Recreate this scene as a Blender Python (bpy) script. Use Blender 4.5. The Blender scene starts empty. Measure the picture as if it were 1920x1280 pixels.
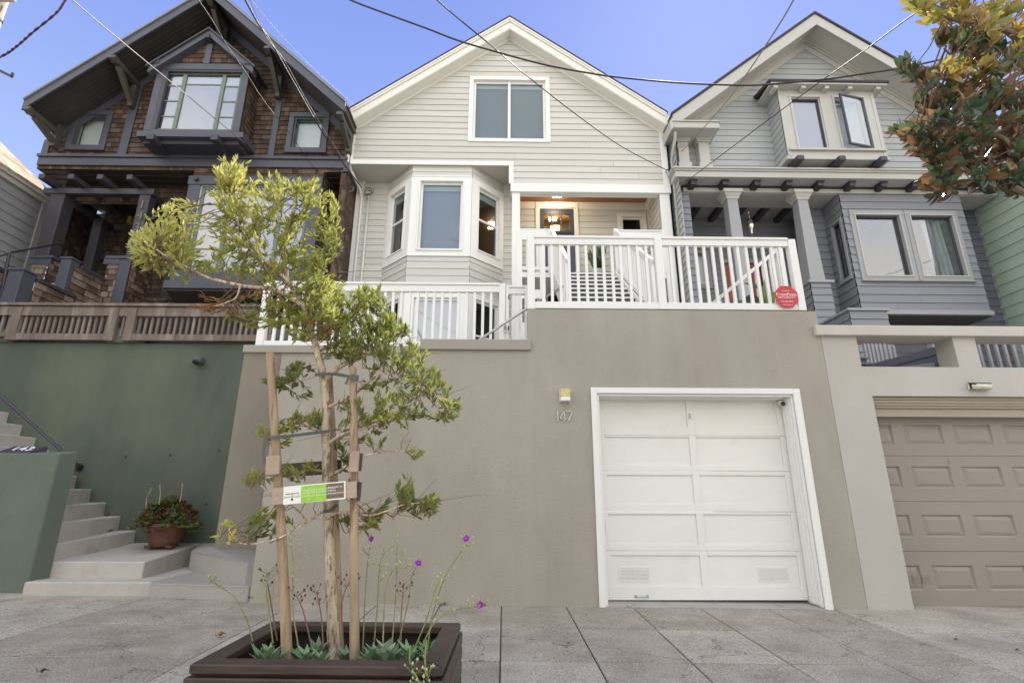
import bpy, math, random
from math import sin, cos, pi, radians, sqrt, atan2, floor
from mathutils import Vector, Matrix, noise as mnoise
random.seed(7)
S = bpy.context.scene
# ---------------- camera ----------------
PITCH, YAW, ROLL, CAMZ, FPX = radians(16.4), radians(-0.8), radians(0.17), 1.22, 970.0
cam = bpy.data.cameras.new("camera"); camo = bpy.data.objects.new("camera", cam)
S.collection.objects.link(camo); S.camera = camo
CR = (Matrix.Rotation(YAW, 3, 'Z') @ Matrix.Rotation(pi/2 + PITCH, 3, 'X') @ Matrix.Rotation(ROLL, 3, 'Z'))
camo.matrix_world = Matrix.Translation((0, 0, CAMZ)) @ CR.to_4x4()
cam.sensor_fit = 'HORIZONTAL'; cam.sensor_width = 36; cam.lens = 36*FPX/1920
cam.clip_start = 0.05; cam.clip_end = 500
# ---------------- sky, sun, exposure ----------------
SUN_EL, SUN_AZ = radians(50), radians(25)      # azimuth measured from +y towards +x
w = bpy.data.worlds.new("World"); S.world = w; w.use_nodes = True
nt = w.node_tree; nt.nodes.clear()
sky = nt.nodes.new('ShaderNodeTexSky'); sky.sky_type = 'NISHITA'; sky.sun_disc = False
sky.sun_elevation = SUN_EL; sky.sun_rotation = SUN_AZ; sky.air_density = 1.0; sky.dust_density = 0.6; sky.ozone_density = 3.0
def _n(t, **k):
    n = nt.nodes.new(t)
    for q, v in k.items(): setattr(n, q, v)
    return n
tc = _n('ShaderNodeTexCoord'); sx = _n('ShaderNodeSeparateXYZ'); nt.links.new(tc.outputs['Generated'], sx.inputs[0])
# deep blue over the houses (paler low down), added unseen bright cloud behind the camera fills the shaded facades
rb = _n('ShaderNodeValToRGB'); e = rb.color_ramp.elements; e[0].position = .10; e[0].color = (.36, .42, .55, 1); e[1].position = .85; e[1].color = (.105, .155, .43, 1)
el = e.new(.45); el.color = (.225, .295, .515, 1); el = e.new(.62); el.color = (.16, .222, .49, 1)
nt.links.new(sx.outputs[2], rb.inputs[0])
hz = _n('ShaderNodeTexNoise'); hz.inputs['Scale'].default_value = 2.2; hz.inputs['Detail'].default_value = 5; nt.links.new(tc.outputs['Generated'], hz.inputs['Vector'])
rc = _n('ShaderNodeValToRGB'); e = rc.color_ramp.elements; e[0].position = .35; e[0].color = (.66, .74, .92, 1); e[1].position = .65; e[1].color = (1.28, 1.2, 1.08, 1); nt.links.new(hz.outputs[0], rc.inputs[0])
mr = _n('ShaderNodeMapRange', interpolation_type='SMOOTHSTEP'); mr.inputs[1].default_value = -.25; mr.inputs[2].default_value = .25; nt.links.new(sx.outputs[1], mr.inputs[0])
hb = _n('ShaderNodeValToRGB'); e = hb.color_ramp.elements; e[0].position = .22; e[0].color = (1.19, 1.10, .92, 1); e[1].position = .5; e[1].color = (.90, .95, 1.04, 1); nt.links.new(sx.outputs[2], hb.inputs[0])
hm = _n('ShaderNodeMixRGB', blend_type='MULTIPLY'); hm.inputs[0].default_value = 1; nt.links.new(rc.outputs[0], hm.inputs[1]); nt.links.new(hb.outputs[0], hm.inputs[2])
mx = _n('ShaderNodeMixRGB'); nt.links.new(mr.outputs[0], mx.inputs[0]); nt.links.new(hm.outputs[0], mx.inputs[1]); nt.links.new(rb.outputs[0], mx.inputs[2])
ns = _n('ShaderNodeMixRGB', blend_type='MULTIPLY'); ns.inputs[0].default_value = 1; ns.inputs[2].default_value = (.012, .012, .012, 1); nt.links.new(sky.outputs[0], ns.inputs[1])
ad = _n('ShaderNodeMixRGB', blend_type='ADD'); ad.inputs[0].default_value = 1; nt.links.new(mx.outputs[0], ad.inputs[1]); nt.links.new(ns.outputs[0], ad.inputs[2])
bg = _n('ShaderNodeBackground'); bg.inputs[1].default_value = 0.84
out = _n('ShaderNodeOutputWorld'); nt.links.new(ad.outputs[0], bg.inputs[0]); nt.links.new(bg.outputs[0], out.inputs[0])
sl = bpy.data.lights.new("sun", 'SUN'); sl.energy = 4.0; sl.angle = radians(0.5); sl.color = (1, .95, .86)
so = bpy.data.objects.new("sun", sl); S.collection.objects.link(so)
sdir = Vector((sin(SUN_AZ)*cos(SUN_EL), cos(SUN_AZ)*cos(SUN_EL), sin(SUN_EL)))
so.rotation_euler = sdir.to_track_quat('Z', 'Y').to_euler(); so.location = sdir*40
S.view_settings.view_transform = 'Standard'; S.view_settings.look = 'None'
S.view_settings.exposure = 1.06; S.view_settings.gamma = 1

def at(px, py, y):
    """a photo pixel (1920 wide) -> the world point at distance y"""
    d = CR @ Vector(((px-960)/FPX, (640-py)/FPX, -1.0))
    return Vector((0, 0, CAMZ)) + d*(y/d.y)

# ---------------- helpers ----------------
C = S.collection
def frame(x0, y0, dx, dy):
    l = sqrt(dx*dx+dy*dy); dx /= l; dy /= l
    return lambda u, d, z: (x0+u*dx+d*dy, y0+u*dy-d*dx, z)
def face(y): return lambda u, d, z: (u, y-d, z)      # wall facing the street at distance y
ID = lambda x, y, z: (x, y, z)

class MB:
    def __init__(s, F=ID): s.v = []; s.f = []; s.m = []; s.F = F; s.t = []; s.mi = 0; s.tint = 0.5
    def P(s, pts):
        n = len(s.v)
        for p in pts: s.v.append(s.F(*p)); s.t.append(s.tint)
        return n
    def fc(s, pts):
        n = s.P(pts); s.f.append(tuple(range(n, n+len(pts)))); s.m.append(s.mi)
    def hexa(s, p):     # p: 8 points, bottom 4 (ccw) then top 4
        n = s.P(p)
        for q in ((3,2,1,0),(4,5,6,7),(0,1,5,4),(1,2,6,5),(2,3,7,6),(3,0,4,7)):
            s.f.append(tuple(n+i for i in q)); s.m.append(s.mi)
    def box(s, a0, a1, b0, b1, c0, c1):
        s.hexa([(a0,b0,c0),(a1,b0,c0),(a1,b1,c0),(a0,b1,c0),(a0,b0,c1),(a1,b0,c1),(a1,b1,c1),(a0,b1,c1)]); return s
    def prism(s, poly, d0, d1):   # poly in (u,z), swept over d
        k = len(poly); n = s.P([(u, d0, z) for u, z in poly]+[(u, d1, z) for u, z in poly])
        s.f.append(tuple(n+i for i in range(k))); s.m.append(s.mi)
        s.f.append(tuple(n+k+i for i in reversed(range(k)))); s.m.append(s.mi)
        for i in range(k):
            j = (i+1) % k; s.f.append((n+i, n+k+i, n+k+j, n+j)); s.m.append(s.mi)
        return s
    def hprism(s, poly, z0, z1):   # poly in (x,y); z0,z1 numbers or lists
        k = len(poly)
        za = z0 if isinstance(z0, (list, tuple)) else [z0]*k
        zb = z1 if isinstance(z1, (list, tuple)) else [z1]*k
        n = s.P([(p[0], p[1], za[i]) for i, p in enumerate(poly)]+[(p[0], p[1], zb[i]) for i, p in enumerate(poly)])
        s.f.append(tuple(n+i for i in reversed(range(k)))); s.m.append(s.mi)
        s.f.append(tuple(n+k+i for i in range(k))); s.m.append(s.mi)
        for i in range(k):
            j = (i+1) % k; s.f.append((n+i, n+j, n+k+j, n+k+i)); s.m.append(s.mi)
        return s
    def beam(s, p, q, wd, ht, up=(0, 0, 1)):
        p = Vector(s.F(*p)); q = Vector(s.F(*q)); a = (q-p).normalized(); up = Vector(up)
        r = a.cross(up).normalized(); u = r.cross(a).normalized(); F = s.F; s.F = ID
        r = r*wd/2; u = u*ht/2
        s.hexa([tuple(x) for x in (p-r-u, p+r-u, q+r-u, q-r-u, p-r+u, p+r+u, q+r+u, q-r+u)]); s.F = F; return s
    def tube(s, pts, rad, n=8, cap=True, wob=0.0):
        pts = [Vector(s.F(*p)) for p in pts]; F = s.F; s.F = ID
        rs = rad if isinstance(rad, (list, tuple)) else [rad]*len(pts)
        base = None; prev = None
        for i, p in enumerate(pts):
            d = (pts[min(i+1, len(pts)-1)]-pts[max(i-1, 0)])
            if d.length < 1e-9: d = Vector((0, 0, 1))
            d.normalize()
            if prev is None: r = d.orthogonal().normalized()
            else:
                r = prev - d*prev.dot(d); r = r.normalized() if r.length > 1e-6 else d.orthogonal().normalized()
            prev = r; u = d.cross(r)
            ring = []
            for k in range(n):
                a = 2*pi*k/n; rr = rs[i]*(1+wob*mnoise.noise(Vector((cos(a)*2+i*.3, sin(a)*2, p.z*6))))
                ring.append(tuple(p+r*cos(a)*rr+u*sin(a)*rr))
            b = s.P(ring)
            if base is not None:
                for k in range(n):
                    k2 = (k+1) % n; s.f.append((base+k, base+k2, b+k2, b+k)); s.m.append(s.mi)
            elif cap: s.f.append(tuple(b+k for k in reversed(range(n)))); s.m.append(s.mi)
            base = b
        if cap: s.f.append(tuple(base+k for k in range(n))); s.m.append(s.mi)
        s.F = F; return s
    def lathe(s, prof, c, n=24):
        base = None
        for r, z in prof:
            b = s.P([(c[0]+r*cos(2*pi*k/n), c[1]+r*sin(2*pi*k/n), c[2]+z) for k in range(n)])
            if base is not None:
                for k in range(n):
                    k2 = (k+1) % n; s.f.append((base+k, base+k2, b+k2, b+k)); s.m.append(s.mi)
            base = b
        return s
    def leaf(s, b, d, nrm, L, W, bend=.15, fold=.25):
        d = d.normalized(); r = d.cross(nrm)
        if r.length < 1e-4: r = d.orthogonal()
        r.normalize(); nn = r.cross(d).normalized()
        n = len(s.v)
        m = b+d*L*.5+nn*(-fold*W*.5+bend*L*.25)
        for p in (b, b+d*L*.45-r*W/2+nn*bend*L*.2, m, b+d*L*.45+r*W/2+nn*bend*L*.2, b+d*L-nn*bend*L*.5):
            s.v.append(tuple(p)); s.t.append(s.tint)
        for q in ((0, 1, 2), (0, 2, 3), (1, 4, 2), (2, 4, 3)):
            s.f.append(tuple(n+i for i in q)); s.m.append(s.mi)
    def leaf2(s, b, d, nrm, L, W, bend=.15, fold=.2):
        d = d.normalized(); r = d.cross(nrm)
        if r.length < 1e-4: r = d.orthogonal()
        r.normalize(); nn = r.cross(d).normalized(); n = len(s.v)
        T = (0, .16, .38, .62, .84, 1); H = (0, .62, 1, .92, .52, 0)
        for t, h in zip(T, H):
            c = b+d*L*t-nn*bend*L*t*t
            if h == 0: s.v.append(tuple(c)); s.t.append(s.tint); continue
            for q in (-1, 0, 1): s.v.append(tuple(c+r*q*h*W/2+nn*(fold*W*.5*abs(q)*h))); s.t.append(s.tint)
        F = [(0, 1, 2), (0, 2, 3)]
        for k in range(3):
            a = 1+3*k; F += [(a, a+3, a+4, a+1), (a+1, a+4, a+5, a+2)]
        F += [(10, 13, 11), (11, 13, 12)]
        for q in F: s.f.append(tuple(n+i for i in q)); s.m.append(s.mi)
    def build(s, name, mat, parent=None, bevel=0, smooth=False, label=None, origin=None):
        me = bpy.data.meshes.new(name)
        o = Vector((0, 0, 0))
        if parent is not None: o = parent.matrix_world.translation.copy()
        if origin is not None: o = Vector(origin)
        me.from_pydata([(x-o.x, y-o.y, z-o.z) for x, y, z in s.v], [], s.f); me.validate()
        mats = mat if isinstance(mat, (list, tuple)) else [mat]
        for m in mats: me.materials.append(m)
        if len(mats) > 1 and len(me.polygons) == len(s.m): me.polygons.foreach_set('material_index', s.m)
        if len(set(s.t)) > 1 and len(me.vertices) == len(s.t):
            a = me.attributes.new('tint', 'FLOAT', 'POINT'); a.data.foreach_set('value', s.t)
        if smooth: me.polygons.foreach_set('use_smooth', [True]*len(me.polygons))
        ob = bpy.data.objects.new(name, me); C.objects.link(ob)
        if parent is not None:
            ob.parent = parent
            if origin is not None: ob.location = o-parent.matrix_world.translation
        else: ob.location = o
        ob.matrix_world = Matrix.Translation(o)
        if parent is not None: ob.matrix_parent_inverse = Matrix.Identity(4); ob.location = o-parent.matrix_world.translation
        if bevel:
            b = ob.modifiers.new('bevel', 'BEVEL'); b.width = bevel; b.segments = 1; b.limit_method = 'ANGLE'; b.angle_limit = radians(40)
        if label: ob['label'] = label
        return ob

def each(mb, name, mat, parent, bevel=0):
    """every box of the builder becomes a part of its own"""
    for k in range(0, len(mb.v), 8):
        q = MB(); q.v = mb.v[k:k+8]; q.t = [.5]*8
        for f in ((3,2,1,0),(4,5,6,7),(0,1,5,4),(1,2,6,5),(2,3,7,6),(3,0,4,7)): q.f.append(f); q.m.append(0)
        q.build(name, mat, parent, bevel=bevel)
def tag(o, label, cat, group=None, kind=None):
    if label: o['label'] = label
    if cat: o['category'] = cat
    if group: o['group'] = group
    if kind: o['kind'] = kind
    return o
def thing(name, label, cat, loc=(0, 0, 0), group=None):
    o = bpy.data.objects.new(name, None); C.objects.link(o); o.empty_display_size = .2
    o.location = loc; o.matrix_world = Matrix.Translation(loc); return tag(o, label, cat, group)
def copypart(src, parent, off):
    o = src.copy(); C.objects.link(o); o.parent = parent; o.matrix_parent_inverse = Matrix.Identity(4)
    o.location = src.location+Vector(off)
    for ch in src.children:
        c = ch.copy(); C.objects.link(c); c.parent = o; c.matrix_parent_inverse = Matrix.Identity(4)
    return o
def text(s_, size, mat, name, parent, loc, rot=(pi/2, 0, 0), ext=.004, align='CENTER', sx=1.0):
    cu = bpy.data.curves.new('t', 'FONT'); cu.body = s_; cu.size = size; cu.extrude = ext; cu.align_x = align; cu.align_y = 'CENTER'
    ob = bpy.data.objects.new('t', cu); C.objects.link(ob)
    dg = bpy.context.evaluated_depsgraph_get(); me = bpy.data.meshes.new_from_object(ob.evaluated_get(dg))
    bpy.data.objects.remove(ob); me.name = name; me.materials.clear(); me.materials.append(mat)
    o = bpy.data.objects.new(name, me); C.objects.link(o); o.parent = parent
    base = parent.matrix_world.translation if parent is not None else Vector((0, 0, 0))
    o.location = Vector(loc)-base; o.rotation_euler = rot; o.scale = (sx, 1, 1)
    return o

# ---------------- materials ----------------
def N(nt, t, **k):
    n = nt.nodes.new(t)
    for a, b in k.items(): setattr(n, a, b)
    return n
def mat(name, col, rough=.7, var=.08, ns=3.0, bump=.0, bs=40, col2=None, f2=None, ns2=.7, metal=0, streak=0, trans=0, spec=.5, boards=0, cracks=0):
    m = bpy.data.materials.new(name); m.use_nodes = True; nt = m.node_tree; L = nt.links
    bs_ = nt.nodes['Principled BSDF']; bs_.inputs['Roughness'].default_value = rough; bs_.inputs['Metallic'].default_value = metal
    bs_.inputs['Specular IOR Level'].default_value = spec
    g = N(nt, 'ShaderNodeNewGeometry')
    n1 = N(nt, 'ShaderNodeTexNoise'); n1.inputs['Scale'].default_value = ns; n1.inputs['Detail'].default_value = 6; n1.inputs['Roughness'].default_value = .65
    pos = g.outputs['Position']
    if streak:
        mp = N(nt, 'ShaderNodeMapping'); mp.inputs['Scale'].default_value = streak if isinstance(streak, tuple) else (1, 1, .12)
        L.new(pos, mp.inputs[0]); pos = mp.outputs[0]
    L.new(pos, n1.inputs['Vector'])
    r = N(nt, 'ShaderNodeValToRGB'); e = r.color_ramp.elements
    c0 = tuple(max(0, c*(1-var)) for c in col)+(1,); c1 = tuple(min(1, c*(1+var)) for c in col)+(1,)
    e[0].position = .3; e[1].position = .7; e[0].color = c0; e[1].color = c1
    L.new(n1.outputs[0], r.inputs[0]); co = r.outputs[0]
    if col2:
        n2 = N(nt, 'ShaderNodeTexNoise'); n2.inputs['Scale'].default_value = ns2; n2.inputs['Detail'].default_value = 5; n2.inputs['Roughness'].default_value = .6
        L.new(pos, n2.inputs['Vector'])
        r2 = N(nt, 'ShaderNodeValToRGB'); r2.color_ramp.elements[0].position = f2[0]; r2.color_ramp.elements[1].position = f2[1]
        L.new(n2.outputs[0], r2.inputs[0])
        mx = N(nt, 'ShaderNodeMixRGB'); mx.inputs[2].default_value = (*col2, 1)
        L.new(r2.outputs[0], mx.inputs[0]); L.new(co, mx.inputs[1]); co = mx.outputs[0]
    if boards:      # each board a touch lighter or darker
        at_ = N(nt, 'ShaderNodeAttribute', attribute_name='tint'); mr_ = N(nt, 'ShaderNodeMapRange'); mr_.inputs[3].default_value = 1-boards; mr_.inputs[4].default_value = 1+boards; L.new(at_.outputs['Fac'], mr_.inputs[0])
        mm = N(nt, 'ShaderNodeVectorMath', operation='SCALE'); L.new(co, mm.inputs[0]); L.new(mr_.outputs[0], mm.inputs['Scale']); co = mm.outputs[0]
    if cracks:
        v3 = N(nt, 'ShaderNodeTexVoronoi', feature='DISTANCE_TO_EDGE'); v3.inputs['Scale'].default_value = .45
        nn = N(nt, 'ShaderNodeTexNoise'); nn.inputs['Scale'].default_value = 2.5; nn.inputs['Detail'].default_value = 5; L.new(g.outputs['Position'], nn.inputs['Vector'])
        sc = N(nt, 'ShaderNodeVectorMath', operation='SCALE'); sc.inputs['Scale'].default_value = .8; wv = N(nt, 'ShaderNodeVectorMath', operation='ADD')
        L.new(nn.outputs['Color'], sc.inputs[0]); L.new(g.outputs['Position'], wv.inputs[0]); L.new(sc.outputs[0], wv.inputs[1]); L.new(wv.outputs[0], v3.inputs['Vector'])
        rk = N(nt, 'ShaderNodeValToRGB'); rk.color_ramp.elements[0].position = .0008; rk.color_ramp.elements[1].position = .0025
        rk.color_ramp.elements[0].color = (cracks, cracks, cracks, 1); rk.color_ramp.elements[1].color = (0, 0, 0, 1); L.new(v3.outputs['Distance'], rk.inputs[0])
        mk = N(nt, 'ShaderNodeMixRGB'); mk.inputs[2].default_value = (col[0]*.45, col[1]*.45, col[2]*.45, 1); L.new(rk.outputs[0], mk.inputs[0]); L.new(co, mk.inputs[1]); co = mk.outputs[0]
        # drips below the coping: narrow vertical stains of their own
        mp2 = N(nt, 'ShaderNodeMapping'); mp2.inputs['Scale'].default_value = (9, 9, .35); L.new(g.outputs['Position'], mp2.inputs[0])
        nd = N(nt, 'ShaderNodeTexNoise'); nd.inputs['Scale'].default_value = 1; nd.inputs['Detail'].default_value = 3; L.new(mp2.outputs[0], nd.inputs['Vector'])
        rd_ = N(nt, 'ShaderNodeValToRGB'); rd_.color_ramp.elements[0].position = .56; rd_.color_ramp.elements[1].position = .78; rd_.color_ramp.elements[0].color = (0, 0, 0, 1); rd_.color_ramp.elements[1].color = (.14, .14, .14, 1); L.new(nd.outputs[0], rd_.inputs[0])
        md = N(nt, 'ShaderNodeMixRGB'); md.inputs[2].default_value = (col[0]*.72, col[1]*.72, col[2]*.70, 1); L.new(rd_.outputs[0], md.inputs[0]); L.new(co, md.inputs[1]); co = md.outputs[0]
    L.new(co, bs_.inputs['Base Color'])
    if bump:
        n3 = N(nt, 'ShaderNodeTexNoise'); n3.inputs['Scale'].default_value = bs; n3.inputs['Detail'].default_value = 4
        L.new(pos, n3.inputs['Vector'])
        b = N(nt, 'ShaderNodeBump'); b.inputs['Strength'].default_value = bump; b.inputs['Distance'].default_value = .01
        L.new(n3.outputs[0], b.inputs['Height']); L.new(b.outputs[0], bs_.inputs['Normal'])
    if trans:
        t = N(nt, 'ShaderNodeBsdfTranslucent'); L.new(co, t.inputs[0]); ms = N(nt, 'ShaderNodeMixShader'); ms.inputs[0].default_value = trans
        L.new(bs_.outputs[0], ms.inputs[1]); L.new(t.outputs[0], ms.inputs[2]); L.new(ms.outputs[0], nt.nodes['Material Output'].inputs[0])
    return m
def emit(name, col, st):
    m = bpy.data.materials.new(name); m.use_nodes = True; b = m.node_tree.nodes['Principled BSDF']
    b.inputs['Base Color'].default_value = (*col, 1); b.inputs['Emission Color'].default_value = (*col, 1); b.inputs['Emission Strength'].default_value = st; return m
def glassmat(name, tint=(1, 1, 1), base=.06, ior=1.5, dark=0.0):
    m = bpy.data.materials.new(name); m.use_nodes = True; nt = m.node_tree; nt.nodes.clear(); L = nt.links
    g = N(nt, 'ShaderNodeBsdfGlossy'); g.inputs['Roughness'].default_value = .004
    t = N(nt, 'ShaderNodeBsdfTransparent'); t.inputs[0].default_value = (*tint, 1)
    fr = N(nt, 'ShaderNodeLayerWeight'); fr.inputs[0].default_value = .5     # mirror share grows towards grazing angles
    pw = N(nt, 'ShaderNodeMath', operation='POWER'); pw.inputs[1].default_value = 4; L.new(fr.outputs['Facing'], pw.inputs[0])
    ad = N(nt, 'ShaderNodeMath', operation='ADD'); ad.inputs[1].default_value = base; L.new(pw.outputs[0], ad.inputs[0])
    ms = N(nt, 'ShaderNodeMixShader'); o = N(nt, 'ShaderNodeOutputMaterial')
    nz = N(nt, 'ShaderNodeTexNoise'); nz.inputs['Scale'].default_value = 1.2; nz.inputs['Detail'].default_value = 1
    bp = N(nt, 'ShaderNodeBump'); bp.inputs['Strength'].default_value = .12; bp.inputs['Distance'].default_value = .05
    ge = N(nt, 'ShaderNodeNewGeometry'); L.new(ge.outputs['Position'], nz.inputs['Vector']); L.new(nz.outputs[0], bp.inputs['Height']); L.new(bp.outputs[0], g.inputs['Normal'])
    L.new(ad.outputs[0], ms.inputs[0]); L.new(t.outputs[0], ms.inputs[1]); L.new(g.outputs[0], ms.inputs[2]); L.new(ms.outputs[0], o.inputs[0]); return m
def shinglemat(name, stops, w=.14, h=.13, rough=.85, bump=.3, dirx=True):
    m = bpy.data.materials.new(name); m.use_nodes = True; nt = m.node_tree; L = nt.links; P = nt.nodes['Principled BSDF']
    g = N(nt, 'ShaderNodeNewGeometry'); sp = N(nt, 'ShaderNodeSeparateXYZ'); L.new(g.outputs['Position'], sp.inputs[0])
    def M(op, a, b=None):
        n = N(nt, 'ShaderNodeMath', operation=op)
        for i, x in enumerate((a, b)):
            if x is None: continue
            if isinstance(x, (int, float)): n.inputs[i].default_value = x
            else: L.new(x, n.inputs[i])
        return n.outputs[0]
    u = M('ADD', sp.outputs[0], sp.outputs[1]) if dirx else sp.outputs[1]
    row = M('FLOOR', M('DIVIDE', M('ADD', sp.outputs[2], .002), h))
    wr = N(nt, 'ShaderNodeTexWhiteNoise', noise_dimensions='1D'); L.new(row, wr.inputs['W'])
    uu = M('ADD', M('DIVIDE', u, w), M('MULTIPLY', wr.outputs[0], 7.3))
    # uneven widths
    uu = M('ADD', uu, M('MULTIPLY', M('SINE', M('MULTIPLY', uu, 2.3)), .35))
    cell = M('FLOOR', uu); fr = M('FRACT', uu)
    cb = N(nt, 'ShaderNodeCombineXYZ'); L.new(cell, cb.inputs[0]); L.new(row, cb.inputs[1])
    wn = N(nt, 'ShaderNodeTexWhiteNoise', noise_dimensions='3D'); L.new(cb.outputs[0], wn.inputs['Vector'])
    big = N(nt, 'ShaderNodeTexNoise'); big.inputs['Scale'].default_value = .9; L.new(g.outputs['Position'], big.inputs['Vector'])
    mp = N(nt, 'ShaderNodeMapping'); mp.inputs['Scale'].default_value = (60, 60, 4); L.new(g.outputs['Position'], mp.inputs[0])
    fi = N(nt, 'ShaderNodeTexNoise'); fi.inputs['Scale'].default_value = 1; fi.inputs['Detail'].default_value = 4; L.new(mp.outputs[0], fi.inputs['Vector'])
    f = M('ADD', M('ADD', M('MULTIPLY', wn.outputs[0], .55), M('MULTIPLY', big.outputs[0], .3)), M('SUBTRACT', M('MULTIPLY', fi.outputs[0], .5), .18))
    r = N(nt, 'ShaderNodeValToRGB'); els = r.color_ramp.elements
    while len(els) < len(stops): els.new(.5)
    for e, (p, c) in zip(els, stops): e.position = p; e.color = (*c, 1)
    L.new(f, r.inputs[0])
    j = M('LESS_THAN', fr, .05)
    mx = N(nt, 'ShaderNodeMixRGB'); mx.inputs[2].default_value = (.012, .008, .006, 1); L.new(M('MULTIPLY', j, .85), mx.inputs[0]); L.new(r.outputs[0], mx.inputs[1])
    L.new(mx.outputs[0], P.inputs['Base Color']); P.inputs['Roughness'].default_value = rough
    b = N(nt, 'ShaderNodeBump'); b.inputs['Strength'].default_value = bump; b.inputs['Distance'].default_value = .01
    L.new(M('ADD', M('ADD', M('MULTIPLY', wn.outputs[0], .6), fi.outputs[0]), M('MULTIPLY', j, -2.0)), b.inputs['Height']); L.new(b.outputs[0], P.inputs['Normal'])
    return m
def leafmat(name, stops, rough=.45, trans=.35, back=None, spec=.5):
    m = bpy.data.materials.new(name); m.use_nodes = True; nt = m.node_tree; L = nt.links; P = nt.nodes['Principled BSDF']
    a = N(nt, 'ShaderNodeAttribute', attribute_name='tint'); r = N(nt, 'ShaderNodeValToRGB'); els = r.color_ramp.elements
    while len(els) < len(stops): els.new(.5)
    for e, (p, c) in zip(els, stops): e.position = p; e.color = (*c, 1)
    L.new(a.outputs['Fac'], r.inputs[0]); co = r.outputs[0]
    if back:
        g = N(nt, 'ShaderNodeNewGeometry'); r2 = N(nt, 'ShaderNodeValToRGB'); e2 = r2.color_ramp.elements
        while len(e2) < len(back): e2.new(.5)
        for e, (p, c) in zip(e2, back): e.position = p; e.color = (*c, 1)
        L.new(a.outputs['Fac'], r2.inputs[0]); mx = N(nt, 'ShaderNodeMixRGB'); L.new(g.outputs['Backfacing'], mx.inputs[0]); L.new(co, mx.inputs[1]); L.new(r2.outputs[0], mx.inputs[2]); co = mx.outputs[0]
    L.new(co, P.inputs['Base Color']); P.inputs['Roughness'].default_value = rough; P.inputs['Specular IOR Level'].default_value = spec
    t = N(nt, 'ShaderNodeBsdfTranslucent'); L.new(co, t.inputs[0]); ms = N(nt, 'ShaderNodeMixShader'); ms.inputs[0].default_value = trans
    L.new(P.outputs[0], ms.inputs[1]); L.new(t.outputs[0], ms.inputs[2]); L.new(ms.outputs[0], nt.nodes['Material Output'].inputs[0]); return m

SIDE = mat('cream_siding', (.575, .565, .515), .55, .035, 2, .06, 60, streak=(1, 1, 6), boards=.045)
TRIM = mat('white_trim', (.80, .80, .77), .45, .02, 3, .03, 50)
CREAMTRIM = mat('cream_trim', (.75, .735, .67), .5, .03, 3, .03, 50)
SOFF = mat('soffit_paint', (.50, .47, .41), .6, .04, 2)
DOORW = mat('garage_white', (.78, .775, .735), .36, .03, 1.6, .02, 30, col2=(.70, .685, .63), f2=(.6, .85), ns2=3)
TAN = mat('tan_stucco', (.335, .307, .255), .88, .07, 2.2, .8, 90, col2=(.40, .372, .32), f2=(.40, .68), ns2=.7, streak=(1, 1, .5), cracks=.10)
TANCAP = mat('tan_cap', (.33, .30, .255), .7, .05, 2, .15, 90)
GREEN = mat('green_stucco', (.086, .106, .078), .8, .12, 1.0, .5, 90, col2=(.15, .168, .112), f2=(.40, .8), ns2=.8, streak=(1, 1, .5), cracks=.06)
GREEN2 = mat('green_stucco_low', (.12, .145, .11), .8, .1, 1.5, .45, 90, col2=(.09, .115, .098), f2=(.45, .7), ns2=1.2)
GREY = mat('pale_grey_stucco', (.46, .44, .40), .85, .04, 1.5, .3, 110, col2=(.52, .50, .46), f2=(.5, .75), ns2=.6, cracks=.12)
TAUPE = mat('taupe_door', (.275, .247, .213), .55, .05, 1.5, .05, 60)
CONC = mat('step_concrete', (.46, .425, .375), .8, .09, 5, .2, 120, col2=(.27, .245, .22), f2=(.55, .8), ns2=2.5)
TILE = mat('tile_grey', (.36, .335, .305), .6, .05, 6, .05, 150)
BTRIM = mat('slate_trim', (.068, .072, .095), .5, .1, 3, .05, 60)
BDARK = mat('dark_trim', (.048, .046, .055), .5, .12, 3, .05, 60)
POST = mat('charcoal_post', (.048, .044, .052), .5, .1, 3, .05, 60)
BSOF = mat('dark_soffit', (.048, .040, .037), .5, .2, 2, streak=(1, .1, 1))
SHING = shinglemat('brown_shingle', [(.15, (.030, .019, .013)), (.4, (.062, .038, .024)), (.62, (.095, .060, .039)), (.88, (.17, .12, .085))], w=.10)
SHINGW = shinglemat('weathered_shingle', [(.15, (.04, .022, .014)), (.4, (.10, .06, .04)), (.62, (.18, .125, .095)), (.85, (.30, .25, .215))])
FENCE = mat('weathered_wood', (.175, .14, .112), .85, .35, 6, .4, 60, col2=(.36, .31, .265), f2=(.5, .75), ns2=5, streak=(1, 1, .15))
SAGE = mat('sage_sash', (.15, .19, .15), .5, .05)
UGREY = mat('upper_grey_siding', (.375, .392, .395), .55, .04, 2, .06, 60, streak=(1, 1, 6), boards=.045)
LGREY = mat('lower_grey_siding', (.225, .238, .262), .55, .05, 2, .06, 60, streak=(1, 1, 6), boards=.045)
DGREY = mat('dark_grey_siding', (.12, .125, .15), .6, .06, 2, .06, 60, boards=.045)
UTRIM = mat('upper_grey_trim', (.46, .455, .42), .5, .03, 3, .03, 50)
LTRIM = mat('lower_grey_trim', (.32, .325, .335), .5, .03, 3, .03, 50)
BRK = mat('charcoal_bracket', (.045, .043, .055), .5, .1, 3)
MINT = mat('mint_siding', (.37, .47, .38), .6, .05, 2, .06, 60, boards=.045)
LHSE = mat('blue_grey_siding', (.27, .275, .29), .6, .05, 2, .06, 60, boards=.045)
ROOF = mat('roof_dark', (.05, .045, .045), .9, .3, 20, .4, 60)
ROOFL = shinglemat('roof_tan', [(.2, (.22, .16, .10)), (.5, (.36, .28, .19)), (.8, (.50, .42, .32))], .25, .1, dirx=False)
GLASS = glassmat('window_glass', (.9, .93, .95), .06, 1.45)
GLASSR = glassmat('window_glass_mirror', (.85, .88, .92), .22, 1.5)
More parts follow.
